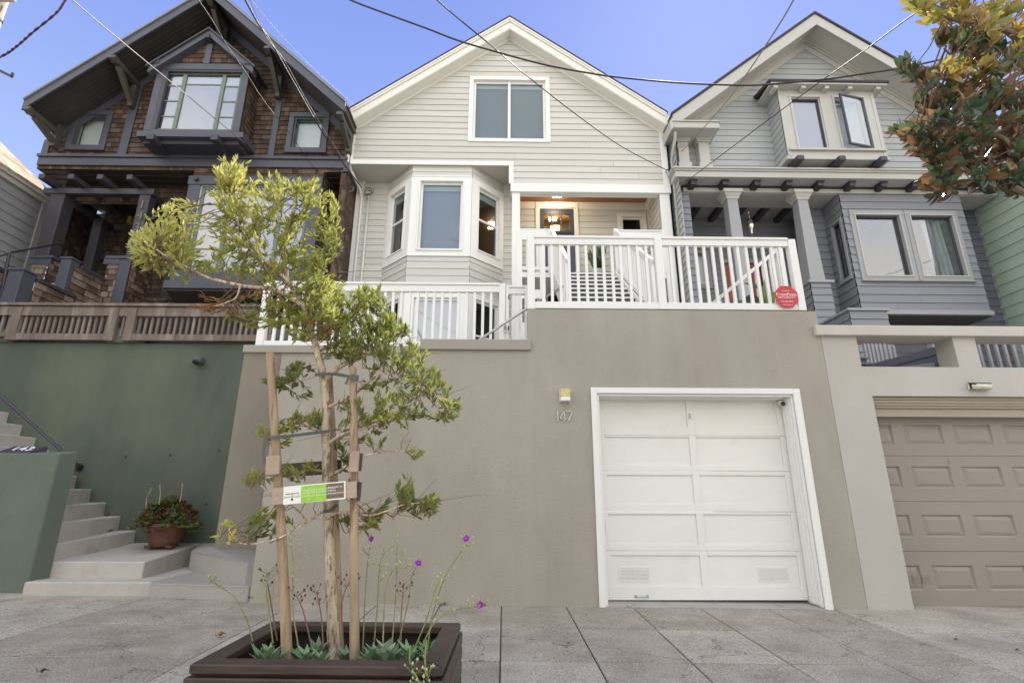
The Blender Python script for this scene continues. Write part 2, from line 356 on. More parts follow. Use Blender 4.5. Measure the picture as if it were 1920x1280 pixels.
BLINDG = mat('grey_blind', (.22, .26, .31), .9, .02)
BLINDT = mat('teal_blind', (.11, .16, .18), .9, .03)
BLINDL = mat('lavender_blind', (.20, .21, .27), .9, .05)
BLINDW = mat('white_blind', (.72, .72, .66), .9, .03)
CURT = mat('curtain', (.62, .62, .58), .9, .15, 12, streak=(6, 6, .1))
ROOM = mat('room_wall', (.30, .22, .12), .9, .05)
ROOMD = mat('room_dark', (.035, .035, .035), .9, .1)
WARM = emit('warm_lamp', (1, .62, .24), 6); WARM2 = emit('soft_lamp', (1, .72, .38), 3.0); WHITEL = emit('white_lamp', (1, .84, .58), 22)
CEDAR = mat('cedar_ceiling', (.30, .13, .05), .5, .18, 4, streak=(.3, 8, 1))
NAVY = mat('navy_door', (.045, .055, .085), .4, .05)
DARKR = mat('dark_riser', (.045, .042, .048), .6, .1)
RED = mat('red_door', (.32, .05, .02), .4, .08)
METAL = mat('galvanised', (.45, .45, .44), .35, .1, 8, metal=.85)
BLACKM = mat('black_metal', (.022, .018, .022), .4, .1)
PURPM = mat('handrail_paint', (.045, .035, .06), .4, .1)
CABLE = mat('cable', (.035, .025, .03), .6, .1); CABLEL = mat('cable_pale', (.30, .26, .22), .6, .1); CABLEP = mat('cable_purple', (.07, .02, .06), .6, .1)
BARK = mat('pale_bark', (.56, .47, .35), .9, .3, 14, 1.0, 45, col2=(.25, .165, .10), f2=(.49, .60), ns2=48, streak=(1, 1, .28))
BARK2 = mat('twig_bark', (.20, .13, .085), .85, .25, 9, .4, 60)
STAKE = mat('stake_wood', (.37, .275, .175), .8, .35, 14, .6, 60, col2=(.17, .115, .07), f2=(.54, .68), ns2=22, streak=(1, 1, .12))
PLAIN = mat('board_wood', (.40, .31, .235), .8, .2, 6, .3, 60, streak=(.12, 1, 1))
DBOARD = mat('dark_board', (.065, .05, .05), .6, .15, 6, streak=(.12, 1, 1))
PLANT = mat('planter_wood', (.044, .026, .019), .5, .45, 6, .5, 50, streak=(.15, .15, 1), col2=(.085, .055, .04), f2=(.5, .8), ns2=3)
SOIL = mat('soil', (.03, .022, .016), .95, .4, 20, 1, 30)
TERRA = mat('terracotta', (.14, .058, .038), .8, .2, 7, .2, 60)
STRAP = mat('strap', (.10, .105, .095), .7, .1)
WHITE = mat('sign_white', (.82, .82, .80), .5, .02); INK = mat('ink', (.03, .03, .03), .6, .02)
LIME = mat('sign_lime', (.30, .58, .06), .5, .15, 30); MUD = mat('sign_brown', (.17, .125, .08), .5, .2, 30)
REDS = mat('sign_red', (.52, .035, .05), .4, .04)
ASPH = mat('asphalt', (.13, .125, .115), .9, .2, 12, .4, 90)
SILVER = mat('brushed_number', (.55, .55, .53), .35, .05, metal=.6)
GOLDG = mat('aged_number', (.22, .20, .17), .5, .2)

# pavement: speckled aggregate with stains, tone differs per slab
def pavemat():
    m = bpy.data.materials.new('pavement'); m.use_nodes = True; nt = m.node_tree; L = nt.links; P = nt.nodes['Principled BSDF']
    g = N(nt, 'ShaderNodeNewGeometry'); a = N(nt, 'ShaderNodeAttribute', attribute_name='tint')
    def nz(sc, det=6, ro=.6):
        n = N(nt, 'ShaderNodeTexNoise'); n.inputs['Scale'].default_value = sc; n.inputs['Detail'].default_value = det; n.inputs['Roughness'].default_value = ro
        L.new(g.outputs['Position'], n.inputs['Vector']); return n
    def ramp(src, p0, p1, c0, c1):
        r = N(nt, 'ShaderNodeValToRGB'); e = r.color_ramp.elements; e[0].position = p0; e[1].position = p1; e[0].color = (*c0, 1); e[1].color = (*c1, 1); L.new(src, r.inputs[0]); return r.outputs[0]
    def mix(t, f, x, y):
        n = N(nt, 'ShaderNodeMixRGB', blend_type=t); n.inputs[0].default_value = f if isinstance(f, float) else 1
        if not isinstance(f, float): L.new(f, n.inputs[0])
        for i, q in ((1, x), (2, y)):
            if isinstance(q, tuple): n.inputs[i].default_value = (*q, 1)
            else: L.new(q, n.inputs[i])
        return n.outputs[0]
    base = ramp(a.outputs['Fac'], 0, 1, (.30, .267, .215), (.44, .402, .34))
    c = mix('MULTIPLY', 1.0, base, ramp(nz(1.7).outputs[0], .35, .65, (.82, .81, .80), (1.14, 1.14, 1.14)))
    c = mix('MULTIPLY', 1.0, c, ramp(nz(75, 4, .85).outputs[0], .36, .66, (.42, .40, .39), (1.6, 1.58, 1.55)))
    v = N(nt, 'ShaderNodeTexVoronoi'); v.inputs['Scale'].default_value = 60; L.new(g.outputs['Position'], v.inputs['Vector'])
    c = mix('MIX', ramp(v.outputs['Distance'], .14, .24, (.6, .6, .6), (0, 0, 0)), c, (.52, .49, .45))
    c = mix('MIX', ramp(nz(3.1, 9, .72).outputs[0], .52, .72, (0, 0, 0), (.5, .5, .5)), c, (.48, .45, .40))
    c = mix('MIX', ramp(nz(1.1, 7, .65).outputs[0], .52, .72, (0, 0, 0), (.42, .42, .42)), c, (.13, .11, .09))
    v2 = N(nt, 'ShaderNodeTexVoronoi'); v2.inputs['Scale'].default_value = 3.4; L.new(g.outputs['Position'], v2.inputs['Vector'])
    c = mix('MIX', ramp(v2.outputs['Distance'], .035, .06, (.7, .7, .7), (0, 0, 0)), c, (.09, .085, .08))
    v3 = N(nt, 'ShaderNodeTexVoronoi', feature='DISTANCE_TO_EDGE'); v3.inputs['Scale'].default_value = .55
    wv = N(nt, 'ShaderNodeVectorMath', operation='ADD'); nn = nz(3.0, 4); sc = N(nt, 'ShaderNodeVectorMath', operation='SCALE'); sc.inputs['Scale'].default_value = .5
    L.new(nn.outputs['Color'], sc.inputs[0]); L.new(g.outputs['Position'], wv.inputs[0]); L.new(sc.outputs[0], wv.inputs[1]); L.new(wv.outputs[0], v3.inputs['Vector'])
    c = mix('MIX', ramp(v3.outputs['Distance'], .0015, .004, (.75, .75, .75), (0, 0, 0)), c, (.06, .055, .05))
    L.new(c, P.inputs['Base Color']); P.inputs['Roughness'].default_value = .85
    b = N(nt, 'ShaderNodeBump'); b.inputs['Strength'].default_value = .5; b.inputs['Distance'].default_value = .006
    L.new(nz(170, 3, .8).outputs[0], b.inputs['Height']); L.new(b.outputs[0], P.inputs['Normal']); return m
PAVE = pavemat()
# ---------------- walls made of lapped boards ----------------
def clap(mb, F, u0, u1, z0, z1, sp, holes=(), t=.016, base=0.0, kinks=()):
    """lapped boards between u0(z) and u1(z); holes = (ua,ub,za,zb)"""
    f0 = u0 if callable(u0) else (lambda z: u0); f1 = u1 if callable(u1) else (lambda z: u1)
    mb.F = F
    k0 = int(floor((z0-base)/sp)); k1 = int(floor((z1-base)/sp))
    for k in range(k0, k1+1):
        zb = base+k*sp; a = max(zb, z0); b = min(zb+sp, z1)
        if b-a < 1e-4: continue
        cuts = {a, b}
        for h in holes:
            for q in (h[2], h[3]):
                if a < q < b: cuts.add(q)
        for q in kinks:
            if a < q < b: cuts.add(q)
        band = (random.random(), random.random()); jx = random.uniform(f0(a), f1(a)) if f1(a) > f0(a) else 0; joint = random.random() < .75
        cuts = sorted(cuts); dd = lambda z: .002+t*(1-(z-zb)/sp)
        for a2, b2 in zip(cuts, cuts[1:]):
            mb.tint = band[0]; A, B = f0(a2), f1(a2); segs = [(A, B, f0(b2), f1(b2))]
            if B-A > 2.5 and joint:      # a butt joint somewhere along a long board
                segs = [(A, jx, f0(b2), jx), (jx+.0025, B, jx+.0025, f1(b2))] if A+.3 < jx < B-.3 else segs
            for h in holes:
                if h[2] <= a2+1e-5 and h[3] >= b2-1e-5:
                    ns = []
                    for (p, q, r, s_) in segs:
                        if h[1] <= p or h[0] >= q: ns.append((p, q, r, s_)); continue
                        if h[0] > p: ns.append((p, h[0], r, h[0]))
                        if h[1] < q: ns.append((h[1], q, h[1], s_))
                    segs = ns
            for (p, q, r, s_) in segs:
                if q-p < 1e-4 and s_-r < 1e-4: continue
                mb.tint = band[1 if (joint and p > jx) else 0]
                mb.fc([(p, dd(a2), a2), (q, dd(a2), a2), (s_, dd(b2), b2), (r, dd(b2), b2)])
                if abs(a2-zb) < 1e-5: mb.fc([(p, 0, a2), (q, 0, a2), (q, dd(a2), a2), (p, dd(a2), a2)])
    return mb
def casing(mb, F, u0, u1, z0, z1, w=.1, sill=.03, d0=.0, d1=.035, top=None, bot=None):
    mb.F = F; tw = w if top is None else top; bw = w if bot is None else bot
    mb.box(u0-w, u0, d0, d1, z0-bw, z1); mb.box(u1, u1+w, d0, d1, z0-bw, z1)
    mb.box(u0-w, u1+w, d0, d1+.004, z1, z1+tw); mb.box(u0, u1, d0, d1, z0-bw, z0)
    if sill: mb.box(u0-w-.02, u1+w+.02, d0, d1+sill, z0-bw-.025, z0-bw)
    return mb
def window(parent, F, u0, u1, z0, z1, cmat=None, smat=None, w=.1, sash=.045, mull=(), rails=(), back='room', glass=None, blind=None, blindz=None, sill=.03, lites=None, depth=1.2, top=None, bot=None, wd=.035, label=None):
    """u0..z1 is the hole; children: sash (> pane), blind, interior"""
    cmat = cmat or TRIM; smat = smat or TRIM; glass = glass or GLASS
    m = MB(F)
    if w: casing(m, F, u0, u1, z0, z1, w, sill, top=top, bot=bot, d1=wd)
    else: m.box(u0-.001, u1+.001, -.03, .0, z0-.002, z0+.002)
    # reveal
    m.box(u0-.012, u0, -.14, 0, z0, z1); m.box(u1, u1+.012, -.14, 0, z0, z1); m.box(u0, u1, -.14, 0, z1, z1+.012); m.box(u0, u1, -.14, 0, z0-.012, z0)
    o = m.build('window', cmat, parent, bevel=.004, label=label)
    s_ = MB(F); e = .0015
    a0, a1, b0, b1 = u0+e, u1-e, z0+e, z1-e
    us = [a0]+list(mull)+[a1]
    s_.box(a0, a0+sash, -.075, -.035, b0, b1); s_.box(a1-sash, a1, -.075, -.035, b0, b1)
    s_.box(a0+sash, a1-sash, -.075, -.035, b1-sash, b1); s_.box(a0+sash, a1-sash, -.075, -.035, b0, b0+sash)
    for q in mull: s_.box(q-sash*.6, q+sash*.6, -.073, -.03, b0+sash, b1-sash)
    for q in rails: s_.box(a0+sash, a1-sash, -.072, -.028, q-sash*.45, q+sash*.45)
    if lites:
        for (p0, p1, q0, q1) in lites: s_.box(p0, p1, -.07, -.045, q0, q1)
    so_ = s_.build('sash', smat, o, bevel=.003)
    g = MB(F)
    for p, q in zip(us, us[1:]): g.box(p+.004, q-.004, -.062, -.056, b0+.004, b1-.004)
    g.build('pane', glass, so_)
    if blind:
        bz = blindz if blindz is not None else z0
        b = MB(F); b.box(u0+.02, u1-.02, -.135, -.13, bz, z1-.01); b.build('blind', blind, o)
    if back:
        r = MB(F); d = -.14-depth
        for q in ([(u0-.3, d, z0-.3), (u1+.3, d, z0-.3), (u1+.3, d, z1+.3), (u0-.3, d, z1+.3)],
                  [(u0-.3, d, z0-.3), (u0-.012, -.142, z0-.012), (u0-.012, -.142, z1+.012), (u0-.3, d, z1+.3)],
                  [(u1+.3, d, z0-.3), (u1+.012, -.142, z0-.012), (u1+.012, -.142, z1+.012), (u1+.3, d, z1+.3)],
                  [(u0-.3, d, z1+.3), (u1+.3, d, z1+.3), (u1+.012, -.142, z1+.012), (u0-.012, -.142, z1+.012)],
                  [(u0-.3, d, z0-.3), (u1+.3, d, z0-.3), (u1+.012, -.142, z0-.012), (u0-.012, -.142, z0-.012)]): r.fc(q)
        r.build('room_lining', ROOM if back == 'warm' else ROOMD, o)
    return o

# =============== SETTING: ground ===============
tilt = lambda x, y, z: (x, y, z-.01*x)
g = MB(tilt); g.fc([(-150, -150, -.03), (150, -150, -.03), (150, 150, -.03), (-150, 150, -.03)]); tag(g.build('ground', CONC), None, None, kind='structure')
sw = MB(tilt); xs = [-14, -12.6, -11.2, -9.8, -8.4, -7, -5.6, -4.19, -2.35, -1.43, -.715, -.02, .715, 1.45, 2.2, 2.95, 3.72, 4.9, 6.3, 7.7, 9.1, 10.5, 12]
ys = [-1.6, -.6, .43, 1.44, 2.45, 3.46, 4.47, 5.49, 6.9]
for i, (a, b) in enumerate(zip(xs, xs[1:])):
    for j, (c, d) in enumerate(zip(ys, ys[1:])):
        if a == 2.2 and False: continue
        sw.tint = random.uniform(.1, .9) if not (a >= 3.72) else random.uniform(.8, 1)
        if a <= -5: sw.tint = random.uniform(.7, 1)
        h = [random.uniform(-.002, .002) for _ in range(4)]
        sk = lambda x, y: x+(.0 if x < 1 else .06*(y-4.5)/2.0*(x/3))   # seams fan out a little towards the wall
        G = .0058; Gy = .009
        ya = 7.9 if d == 6.9 and a < -2.9 else (6.9 if d == 6.9 else d)
        if d == 6.9 and a < -4.2: ya = 7.0
        sw.hexa([(sk(a, c)+G, c+Gy, -.05), (sk(b, c)-G, c+Gy, -.05), (sk(b, ya)-G, ya-Gy, -.05), (sk(a, ya)+G, ya-Gy, -.05),
                 (sk(a, c)+G, c+Gy, h[0]), (sk(b, c)-G, c+Gy, h[1]), (sk(b, ya)-G, ya-Gy, h[2]), (sk(a, ya)+G, ya-Gy, h[3])])
tag(sw.build('sidewalk', PAVE, bevel=.004), None, None, kind='structure')
bd = MB(tilt); bd.box(-14, 12, -1.6, 8.3, -.03, -.010); tag(bd.build('sidewalk_joint_dirt', mat('joint_dirt', (.055, .05, .042), .95, .3, 20)), None, None, kind='structure')
kb = MB(tilt); kb.box(-40, 40, -1.78, -1.605, -.14, 0); tag(kb.build('kerb', CONC), None, None, kind='structure')
rd = MB(tilt); rd.box(-60, 60, -11, -1.785, -.2, -.026+.0); tag(rd.build('road', ASPH), None, None, kind='structure')

# garage apron strip
ap = MB(tilt); ap.hprism([(1.17, 6.46), (3.70, 6.46), (3.70, 7.4), (1.17, 7.4)], -.02, [.008, .008, .045, .045])
ap.build('driveway_apron', mat('apron', (.36, .34, .31), .8, .1, 5, .2, 90, col2=(.22, .2, .18), f2=(.55, .8), ns2=3))
tag(bpy.data.objects['driveway_apron'], None, None, kind='structure')
# utility cover
mc = thing('manhole_cover', 'small round concrete utility cover set in the sidewalk slab', 'utility cover', (.52, 5.0, -.005))
m = MB(); m.lathe([(0, .004), (.085, .004), (.088, .008), (.098, .008), (.1, .004)], (.52, 5.0, -.006), 32); m.build('cover_ring', PAVE, mc, smooth=False)
m = MB(); m.lathe([(.0, .0085), (.012, .0085), (.012, .0)], (.56, 4.97, -.006), 10); m.build('lifting_hole', INK, mc)

# =============== MIDDLE HOUSE RETAINING WALL WITH GARAGE ===============
rw = thing('retaining_wall', 'tan stucco retaining wall with the white garage door set in it', 'retaining wall', (.4, 6.5, 0))
m = MB(face(6.5)); X0, X1 = -3.365, 4.18
GX0, GX1, GZ = 1.17, 3.685, 2.45     # opening
zt1, zt2 = 3.045, 3.585
def quadw(a, b, c, d): m.box(a, b, -.35, 0, c, d)
quadw(-2.88, GX0, -.1, zt1); m.box(X0, -2.88, -.35, 0, 2.96, zt1)
quadw(.303, GX0, zt1, zt2); quadw(GX0, GX1, GZ, zt2); quadw(GX1, X1, -.1, zt2)
quadw(-1.1, .303, zt1, 3.14)
# leaning return beside the steps
m.F = ID
m.hexa([(-4.09, 7.9, .40), (-3.30, 7.9, .40), (-2.9, 8.3, .40), (-4.15, 8.3, .40), (X0, 6.503, 2.965), (-2.88, 6.503, 2.965), (-2.88, 7.2, 2.965), (X0, 7.2, 2.965)])
m.F = face(6.5)
m.box(X1-.3, X1, -3.5, -.35, -.1, zt2)
m.build('wall', TAN, rw)
m = MB(face(6.5)); m.hexa([(-2.615, .013, -.05), (-1.2, .0012, -.05), (-1.2, .001, -.05), (-2.615, .001, -.05), (-2.585, .013, 2.40), (-1.2, .0012, 2.38), (-1.2, .001, 2.38), (-2.585, .001, 2.40)]); m.build('wall_panel', TAN, rw)
m = MB(face(6.5)); m.box(X0-.01, -1.1, -.38, .035, 2.955, 3.055); m.box(-1.1, .335, -.38, .04, 3.01, 3.15); m.build('cap', TANCAP, rw, bevel=.006)
# garage door surround
m = MB(face(6.5)); m.box(1.095, 1.17, .0, .03, -.03, 2.525); m.box(3.685, 3.775, .0, .03, -.06, 2.52); m.box(1.17, 3.685, .0, .032, 2.45, 2.523)
m.box(1.17, 1.2, -.3, .0, -.02, 2.45); m.box(3.66, 3.685, -.3, .0, -.02, 2.45); m.box(1.2, 3.66, -.3, .0, 2.42, 2.45)
m.box(3.63, 3.66, -.2, -.09, 0, 2.42); m.box(3.645, 3.66, -.09, -.045, 0, 2.42); m.box(1.2, 3.63, -.2, -.1, 2.405, 2.42); m.box(1.2, 1.215, -.2, -.12, 0, 2.42)
m.build('door_surround', TRIM, rw, bevel=.004)
gd = MB(face(6.72)); rows = [(2.055, 2.385, 1.95, 2.42), (1.575, 1.925, 1.507, 1.947), (1.105, 1.452, 1.017, 1.504), (.635, .983, .565, 1.014), (.166, .51, .018, .562)]
for z0, z1, a, b in rows:
    for (p, q) in ((1.205, 1.292), (2.38, 2.472), (3.565, 3.655)): gd.box(p, q, -.03, 0, a, b)
    for (p, q) in ((1.292, 2.38), (2.472, 3.565)):
        gd.box(p, q, -.03, 0, a, z0); gd.box(p, q, -.03, 0, z1, b); gd.box(p, q, -.03, -.016, z0, z1)
gdo = gd.build('garage_door', DOORW, rw, bevel=.003)
for (a, b) in ((1.385, 1.765), (3.07, 3.45)):
    v = MB(face(6.736)); v.box(a, b, 0, .006, .215, .235); v.box(a, b, 0, .006, .365, .385); v.box(a, a+.02, 0, .006, .235, .365); v.box(b-.02, b, 0, .006, .235, .365)
    c_ = (a+b)/2; v.box(c_-.008, c_+.008, 0, .006, .235, .365)
    for k in range(8):
        z = .24+k*.0155; v.prism([(a+.02, z), (c_-.008, z), (c_-.008, z+.007), (a+.02, z+.007)], 0, .008); v.prism([(c_+.008, z), (b-.02, z), (b-.02, z+.007), (c_+.008, z+.007)], 0, .008)
    v.build('vent', DOORW, gdo, bevel=.0015)
def handle(x, z, horiz, name='door_handle', M_=None):
    h = MB(face(6.72))
    if horiz: h.tube([(x-.07, .0, z), (x-.06, .035, z), (x+.06, .035, z), (x+.07, .0, z)], .007, 6); h.box(x-.085, x-.055, 0, .004, z-.014, z+.014); h.box(x+.055, x+.085, 0, .004, z-.014, z+.014)
    else: h.tube([(x, 0, z-.07), (x, .03, z-.06), (x, .03, z+.06), (x, 0, z+.07)], .007, 6); h.box(x-.012, x+.012, 0, .004, z-.085, z-.055); h.box(x-.012, x+.012, 0, .004, z+.055, z+.085)
    h.build(name, M_ or DOORW, gdo)
handle(1.64, .06, True, M_=METAL); handle(1.245, .82, False); handle(1.225, 1.73, False)
h = MB(face(6.72)); h.box(2.405, 2.43, 0, .01, 2.16, 2.23); h.lathe([(0, 0), (.008, 0)], (2.417, .012, 2.2), 8); h.build('lock_plate', METAL, gdo)

wl = thing('wall_lamp', 'small square cream wall light above the number 147', 'wall light', (.76, 6.5, 2.41))
m = MB(face(6.5)); m.box(.695, .825, 0, .03, 2.335, 2.49); m.build('back_plate', CREAMTRIM, wl, bevel=.003)
m = MB(face(6.5)); m.box(.70, .82, .03, .11, 2.39, 2.488); m.build('lamp_shade', mat('amber_glass', (.62, .52, .24), .3, .25, 30), wl, bevel=.004)
m = MB(face(6.5)); m.box(.70, .82, .03, .112, 2.34, 2.388); m.build('lamp_base', WHITE, wl, bevel=.003)
hn = thing('house_number', 'slim metal numerals 147 on the tan wall under the wall light', 'house number', (.76, 6.5, 2.16))
def strokes(mb, F, segs, wd=.012, d0=.012, d1=.022):
    mb.F = F
    for (a, b, c, d) in segs:
        l = sqrt((c-a)**2+(d-b)**2); nx, nz = -(d-b)/l*wd/2, (c-a)/l*wd/2
        mb.prism([(a-nx, b-nz), (a+nx, b+nz), (c+nx, d+nz), (c-nx, d-nz)], d0, d1)
F_ = face(6.5)
m = MB(); strokes(m, F_, [(.668, 2.10, .668, 2.222)]); m.build('digit', SILVER, hn)
m = MB(); strokes(m, F_, [(.752, 2.098, .752, 2.222), (.752, 2.222, .694, 2.128), (.694, 2.128, .772, 2.128)]); m.build('digit', SILVER, hn)
m = MB(); strokes(m, F_, [(.783, 2.217, .853, 2.217), (.853, 2.217, .803, 2.098)]); m.build('digit', SILVER, hn)
sc_ = thing('security_camera', 'small white security camera in the top corner of the garage opening', 'security camera', (3.6, 6.62, 2.37))
m = MB(); m.tube([(3.60, 6.66, 2.42), (3.60, 6.65, 2.385)], .012, 8); m.box(3.575, 3.625, 6.63, 6.68, 2.405, 2.42); m.build('bracket', WHITE, sc_)
m = MB(); m.tube([(3.60, 6.67, 2.375), (3.595, 6.60, 2.355), (3.59, 6.575, 2.347)], [.03, .036, .037], 14); m.build('camera_body', WHITE, sc_, smooth=False)
m = MB(); m.tube([(3.59, 6.576, 2.347), (3.5885, 6.57, 2.345)], .031, 14); m.build('lens', INK, sc_)

# =============== white deck railings ===============
def railing(name, label, F, posts, zr0, zr1, zb0, zb1, sp=.1175, bw=.038, loc=(0, 6.6, 3.6), group=None, post_h=None, mt=None, bars=None):
    t = thing(name, label, 'railing', loc, group); mt = mt or TRIM; first = None
    for (a, b, c, d) in posts:
        p = MB(F); p.box(a, b, -.1, .0, c, d); p.build('post', mt, t, bevel=.004)
    for (a, b, _, _), (c, d, _, _) in zip(posts, posts[1:]):
        r = MB(F); r.box(b, c, -.075, -.012, zr0, zr1); r.box(b, c, -.095, .006, zr1, zr1+.035); r.build('top_rail', mt, t, bevel=.004)
        r = MB(F); r.box(b, c, -.075, -.012, zb0, zb1); r.build('bottom_rail', mt, t, bevel=.004)
        n = max(1, round((c-b)/sp)); s_ = (c-b)/n
        for k in range(1 if (c-b) > .3 else 1, n):
            x = b+k*s_
            if first is None:
                m_ = MB(F); m_.box(x-bw/2, x+bw/2, -.064, -.026, zb1, zr0)
                first = m_.build('baluster', mt, t, bevel=.002, origin=F(x, -.045, (zb1+zr0)/2)); x00 = x
            else:
                o = first.copy(); C.objects.link(o); o.parent = t; o.matrix_parent_inverse = Matrix.Identity(4)
                o.location = first.location+Vector(F(x, 0, 0))-Vector(F(x00, 0, 0))
    return t
railing('deck_railing', 'white wooden railing on the high right part of the tan wall, above the garage door', face(6.5),
        [(.298, .398, 3.59, 4.70), (2.072, 2.178, 3.60, 4.69), (3.955, 4.06, 3.60, 4.66)], 4.55, 4.645, 3.605, 3.70, loc=(2.1, 6.55, 3.6))
railing('deck_railing', 'white wooden railing on the low left part of the tan wall behind the young tree', face(6.75),
        [(-3.37, -3.27, 3.06, 4.05), (-.085, .0, 3.06, 4.06)], 3.93, 4.03, 3.09, 3.2, sp=.1125, loc=(-1.6, 6.8, 3.06))
gt = railing('deck_gate', 'narrow white slatted gate at the right end of the low railing', face(6.76), [(.01, .05, 3.1, 4.04), (.27, .31, 3.1, 4.04)], 3.91, 4.0, 3.1, 3.2, sp=.075, loc=(.16, 6.8, 3.06))
gt['category'] = 'gate'
for z in (3.4, 3.85):
    m = MB(face(6.76)); m.box(.04, .055, .0, .008, z-.03, z+.03); m.build('hinge', BLACKM, gt)
hr = thing('handrail', 'thin grey metal pipe handrail slanting up behind the white railings', 'handrail', (-.3, 6.65, 3.1))
m = MB(); m.tube([(-.6, 6.63, 2.98), (-.37, 6.63, 3.174), (.31, 6.63, 3.65), (.80, 6.66, 3.98)], .017, 8); m.build('pipe', METAL, hr, smooth=True)
m = MB(); m.tube([(.0, 6.63, 3.43), (.0, 6.7, 3.38), (.0, 6.75, 3.38)], .008, 6); m.box(-.02, .02, 6.735, 6.752, 3.33, 3.42); m.build('bracket', METAL, hr)
sg = thing('security_sign', 'red octagonal alarm company sign hanging on the right end of the white railing', 'sign', (3.84, 6.49, 3.78))
m = MB(face(6.5)); cx, cz, R_ = 3.80, 3.785, .168
m.prism([(cx+R_*cos(pi/8+k*pi/4), cz+R_*sin(pi/8+k*pi/4)) for k in range(8)], .012, .018); m.build('plate', REDS, sg)
text('FrontPoint', .065, WHITE, 'lettering', sg, (cx, 6.48, cz+.03), ext=.001, sx=.98)
text('SECURITY', .034, WHITE, 'lettering', sg, (cx, 6.48, cz-.012), ext=.001, sx=1.6)
text('protected by', .02, WHITE, 'lettering', sg, (cx, 6.48, cz+.085), ext=.001)
text('www.frontpoint.com', .017, WHITE, 'lettering', sg, (cx, 6.48, cz-.115), ext=.001)
text('877-602-5276', .028, WHITE, 'lettering', sg, (cx, 6.48, cz-.07), ext=.001)
# =============== MIDDLE HOUSE ===============
mh = thing('house', 'cream clapboard house with a white bay window and a gable, in the middle', 'house', (.07, 10.3, 3))
PX, PZ, SL = .06, 12.5, .755
F0 = face(10.3); HX0, HX1 = -3.6, 3.73
roofz = lambda x: PZ-SL*abs(x-PX)
wl_ = lambda z: max(HX0, PX-(PZ-.30-z)/SL); wr_ = lambda z: min(HX1, PX+(PZ-.30-z)/SL)
UW = (-.80, .93, 9.19, 10.86)
m = MB(); clap(m, F0, wl_, wr_, 8.0, 12.18, .1655, holes=[(-9, .12, 7.9, 8.5), UW], base=8.0-.02, kinks=(PZ-.3-SL*(PX-HX0), PZ-.3-SL*(HX1-PX)))
m.build('wall', SIDE, mh)
# closed body behind
m = MB(); m.box(HX0+.01, HX0+.16, 10.305, 22, 8.5, 9.5); m.box(HX0+.01, HX0+.16, 11.06, 22, 2.9, 8.5); m.box(HX1-.16, HX1-.01, 10.305, 22, 2.9, 9.5); m.box(HX0+.16, HX1-.16, 21.8, 22, 2.9, 9.6)
each(m, 'side_wall', SIDE, mh)
# roof slabs
m = MB(); th = .10
for sgn in (-1, 1):
    xe = PX+sgn*3.66; ze = roofz(xe)
    m.hexa([(PX, 9.98, PZ-th), (xe, 9.98, ze-th), (xe, 22.2, ze-th), (PX, 22.2, PZ-th), (PX, 9.98, PZ), (xe, 9.98, ze), (xe, 22.2, ze), (PX, 22.2, PZ)])
m.build('roof', ROOF, mh)
m = MB(face(10.0))
def rake(mb, F, px, pz, sl, x0, x1, t0, t1, d0, d1, cut=True):
    """board following both slopes, from t0 to t1 below the roof line"""
    mb.F = F
    for s_, xe in ((-1, x0), (1, x1)):
        ze = pz-sl*abs(xe-px)
        mb.prism([(px, pz-t0), (px, pz-t1), (xe, ze-t1), (xe, ze-t0)], d0, d1)
rake(m, face(10.0), PX, PZ, SL, PX-3.68, PX+3.68, -.012, .028, -.0, .05)
m.build('roof_edge', ROOF, mh)
m = MB(); rake(m, face(10.0), PX, PZ, SL, PX-3.66, PX+3.66, .03, .085, -.03, .045); rake(m, face(10.0), PX, PZ, SL, PX-3.66, PX+3.66, .086, .14, -.03, .03)
rake(m, face(10.0), PX, PZ, SL, PX-3.64, PX+3.64, .141, .37, -.03, .0)
rake(m, face(10.27), PX, PZ, SL, PX-3.6, PX+3.6, .28, .42, -.02, .0)
m.build('bargeboard', CREAMTRIM, mh, bevel=.005)
m = MB(); 
for sgn in (-1, 1):
    xe = PX+sgn*3.63; m.F = ID
    a, b = (PX, PZ-.33), (xe, roofz(xe)-.33)
    m.hexa([(a[0], 9.99, a[1]-.02), (b[0], 9.99, b[1]-.02), (b[0], 10.31, b[1]-.02), (a[0], 10.31, a[1]-.02), (a[0], 9.99, a[1]), (b[0], 9.99, b[1]), (b[0], 10.31, b[1]), (a[0], 10.31, a[1])])
    # eave box end
    m.hexa([(xe-.02*sgn, 9.985, roofz(xe)-.37), (xe+.12*sgn, 9.985, roofz(xe)-.30), (xe+.12*sgn, 22, roofz(xe)-.30), (xe-.02*sgn, 22, roofz(xe)-.37), (xe-.02*sgn, 9.985, roofz(xe)-.1), (xe+.12*sgn, 9.985, roofz(xe)-.13), (xe+.12*sgn, 22, roofz(xe)-.13), (xe-.02*sgn, 22, roofz(xe)-.1)] if sgn > 0 else
           [(xe-.12, 9.985, roofz(xe)-.30), (xe+.02, 9.985, roofz(xe)-.37), (xe+.02, 22, roofz(xe)-.37), (xe-.12, 22, roofz(xe)-.30), (xe-.12, 9.985, roofz(xe)-.13), (xe+.02, 9.985, roofz(xe)-.1), (xe+.02, 22, roofz(xe)-.1), (xe-.12, 22, roofz(xe)-.13)])
m.build('soffit', CREAMTRIM, mh)
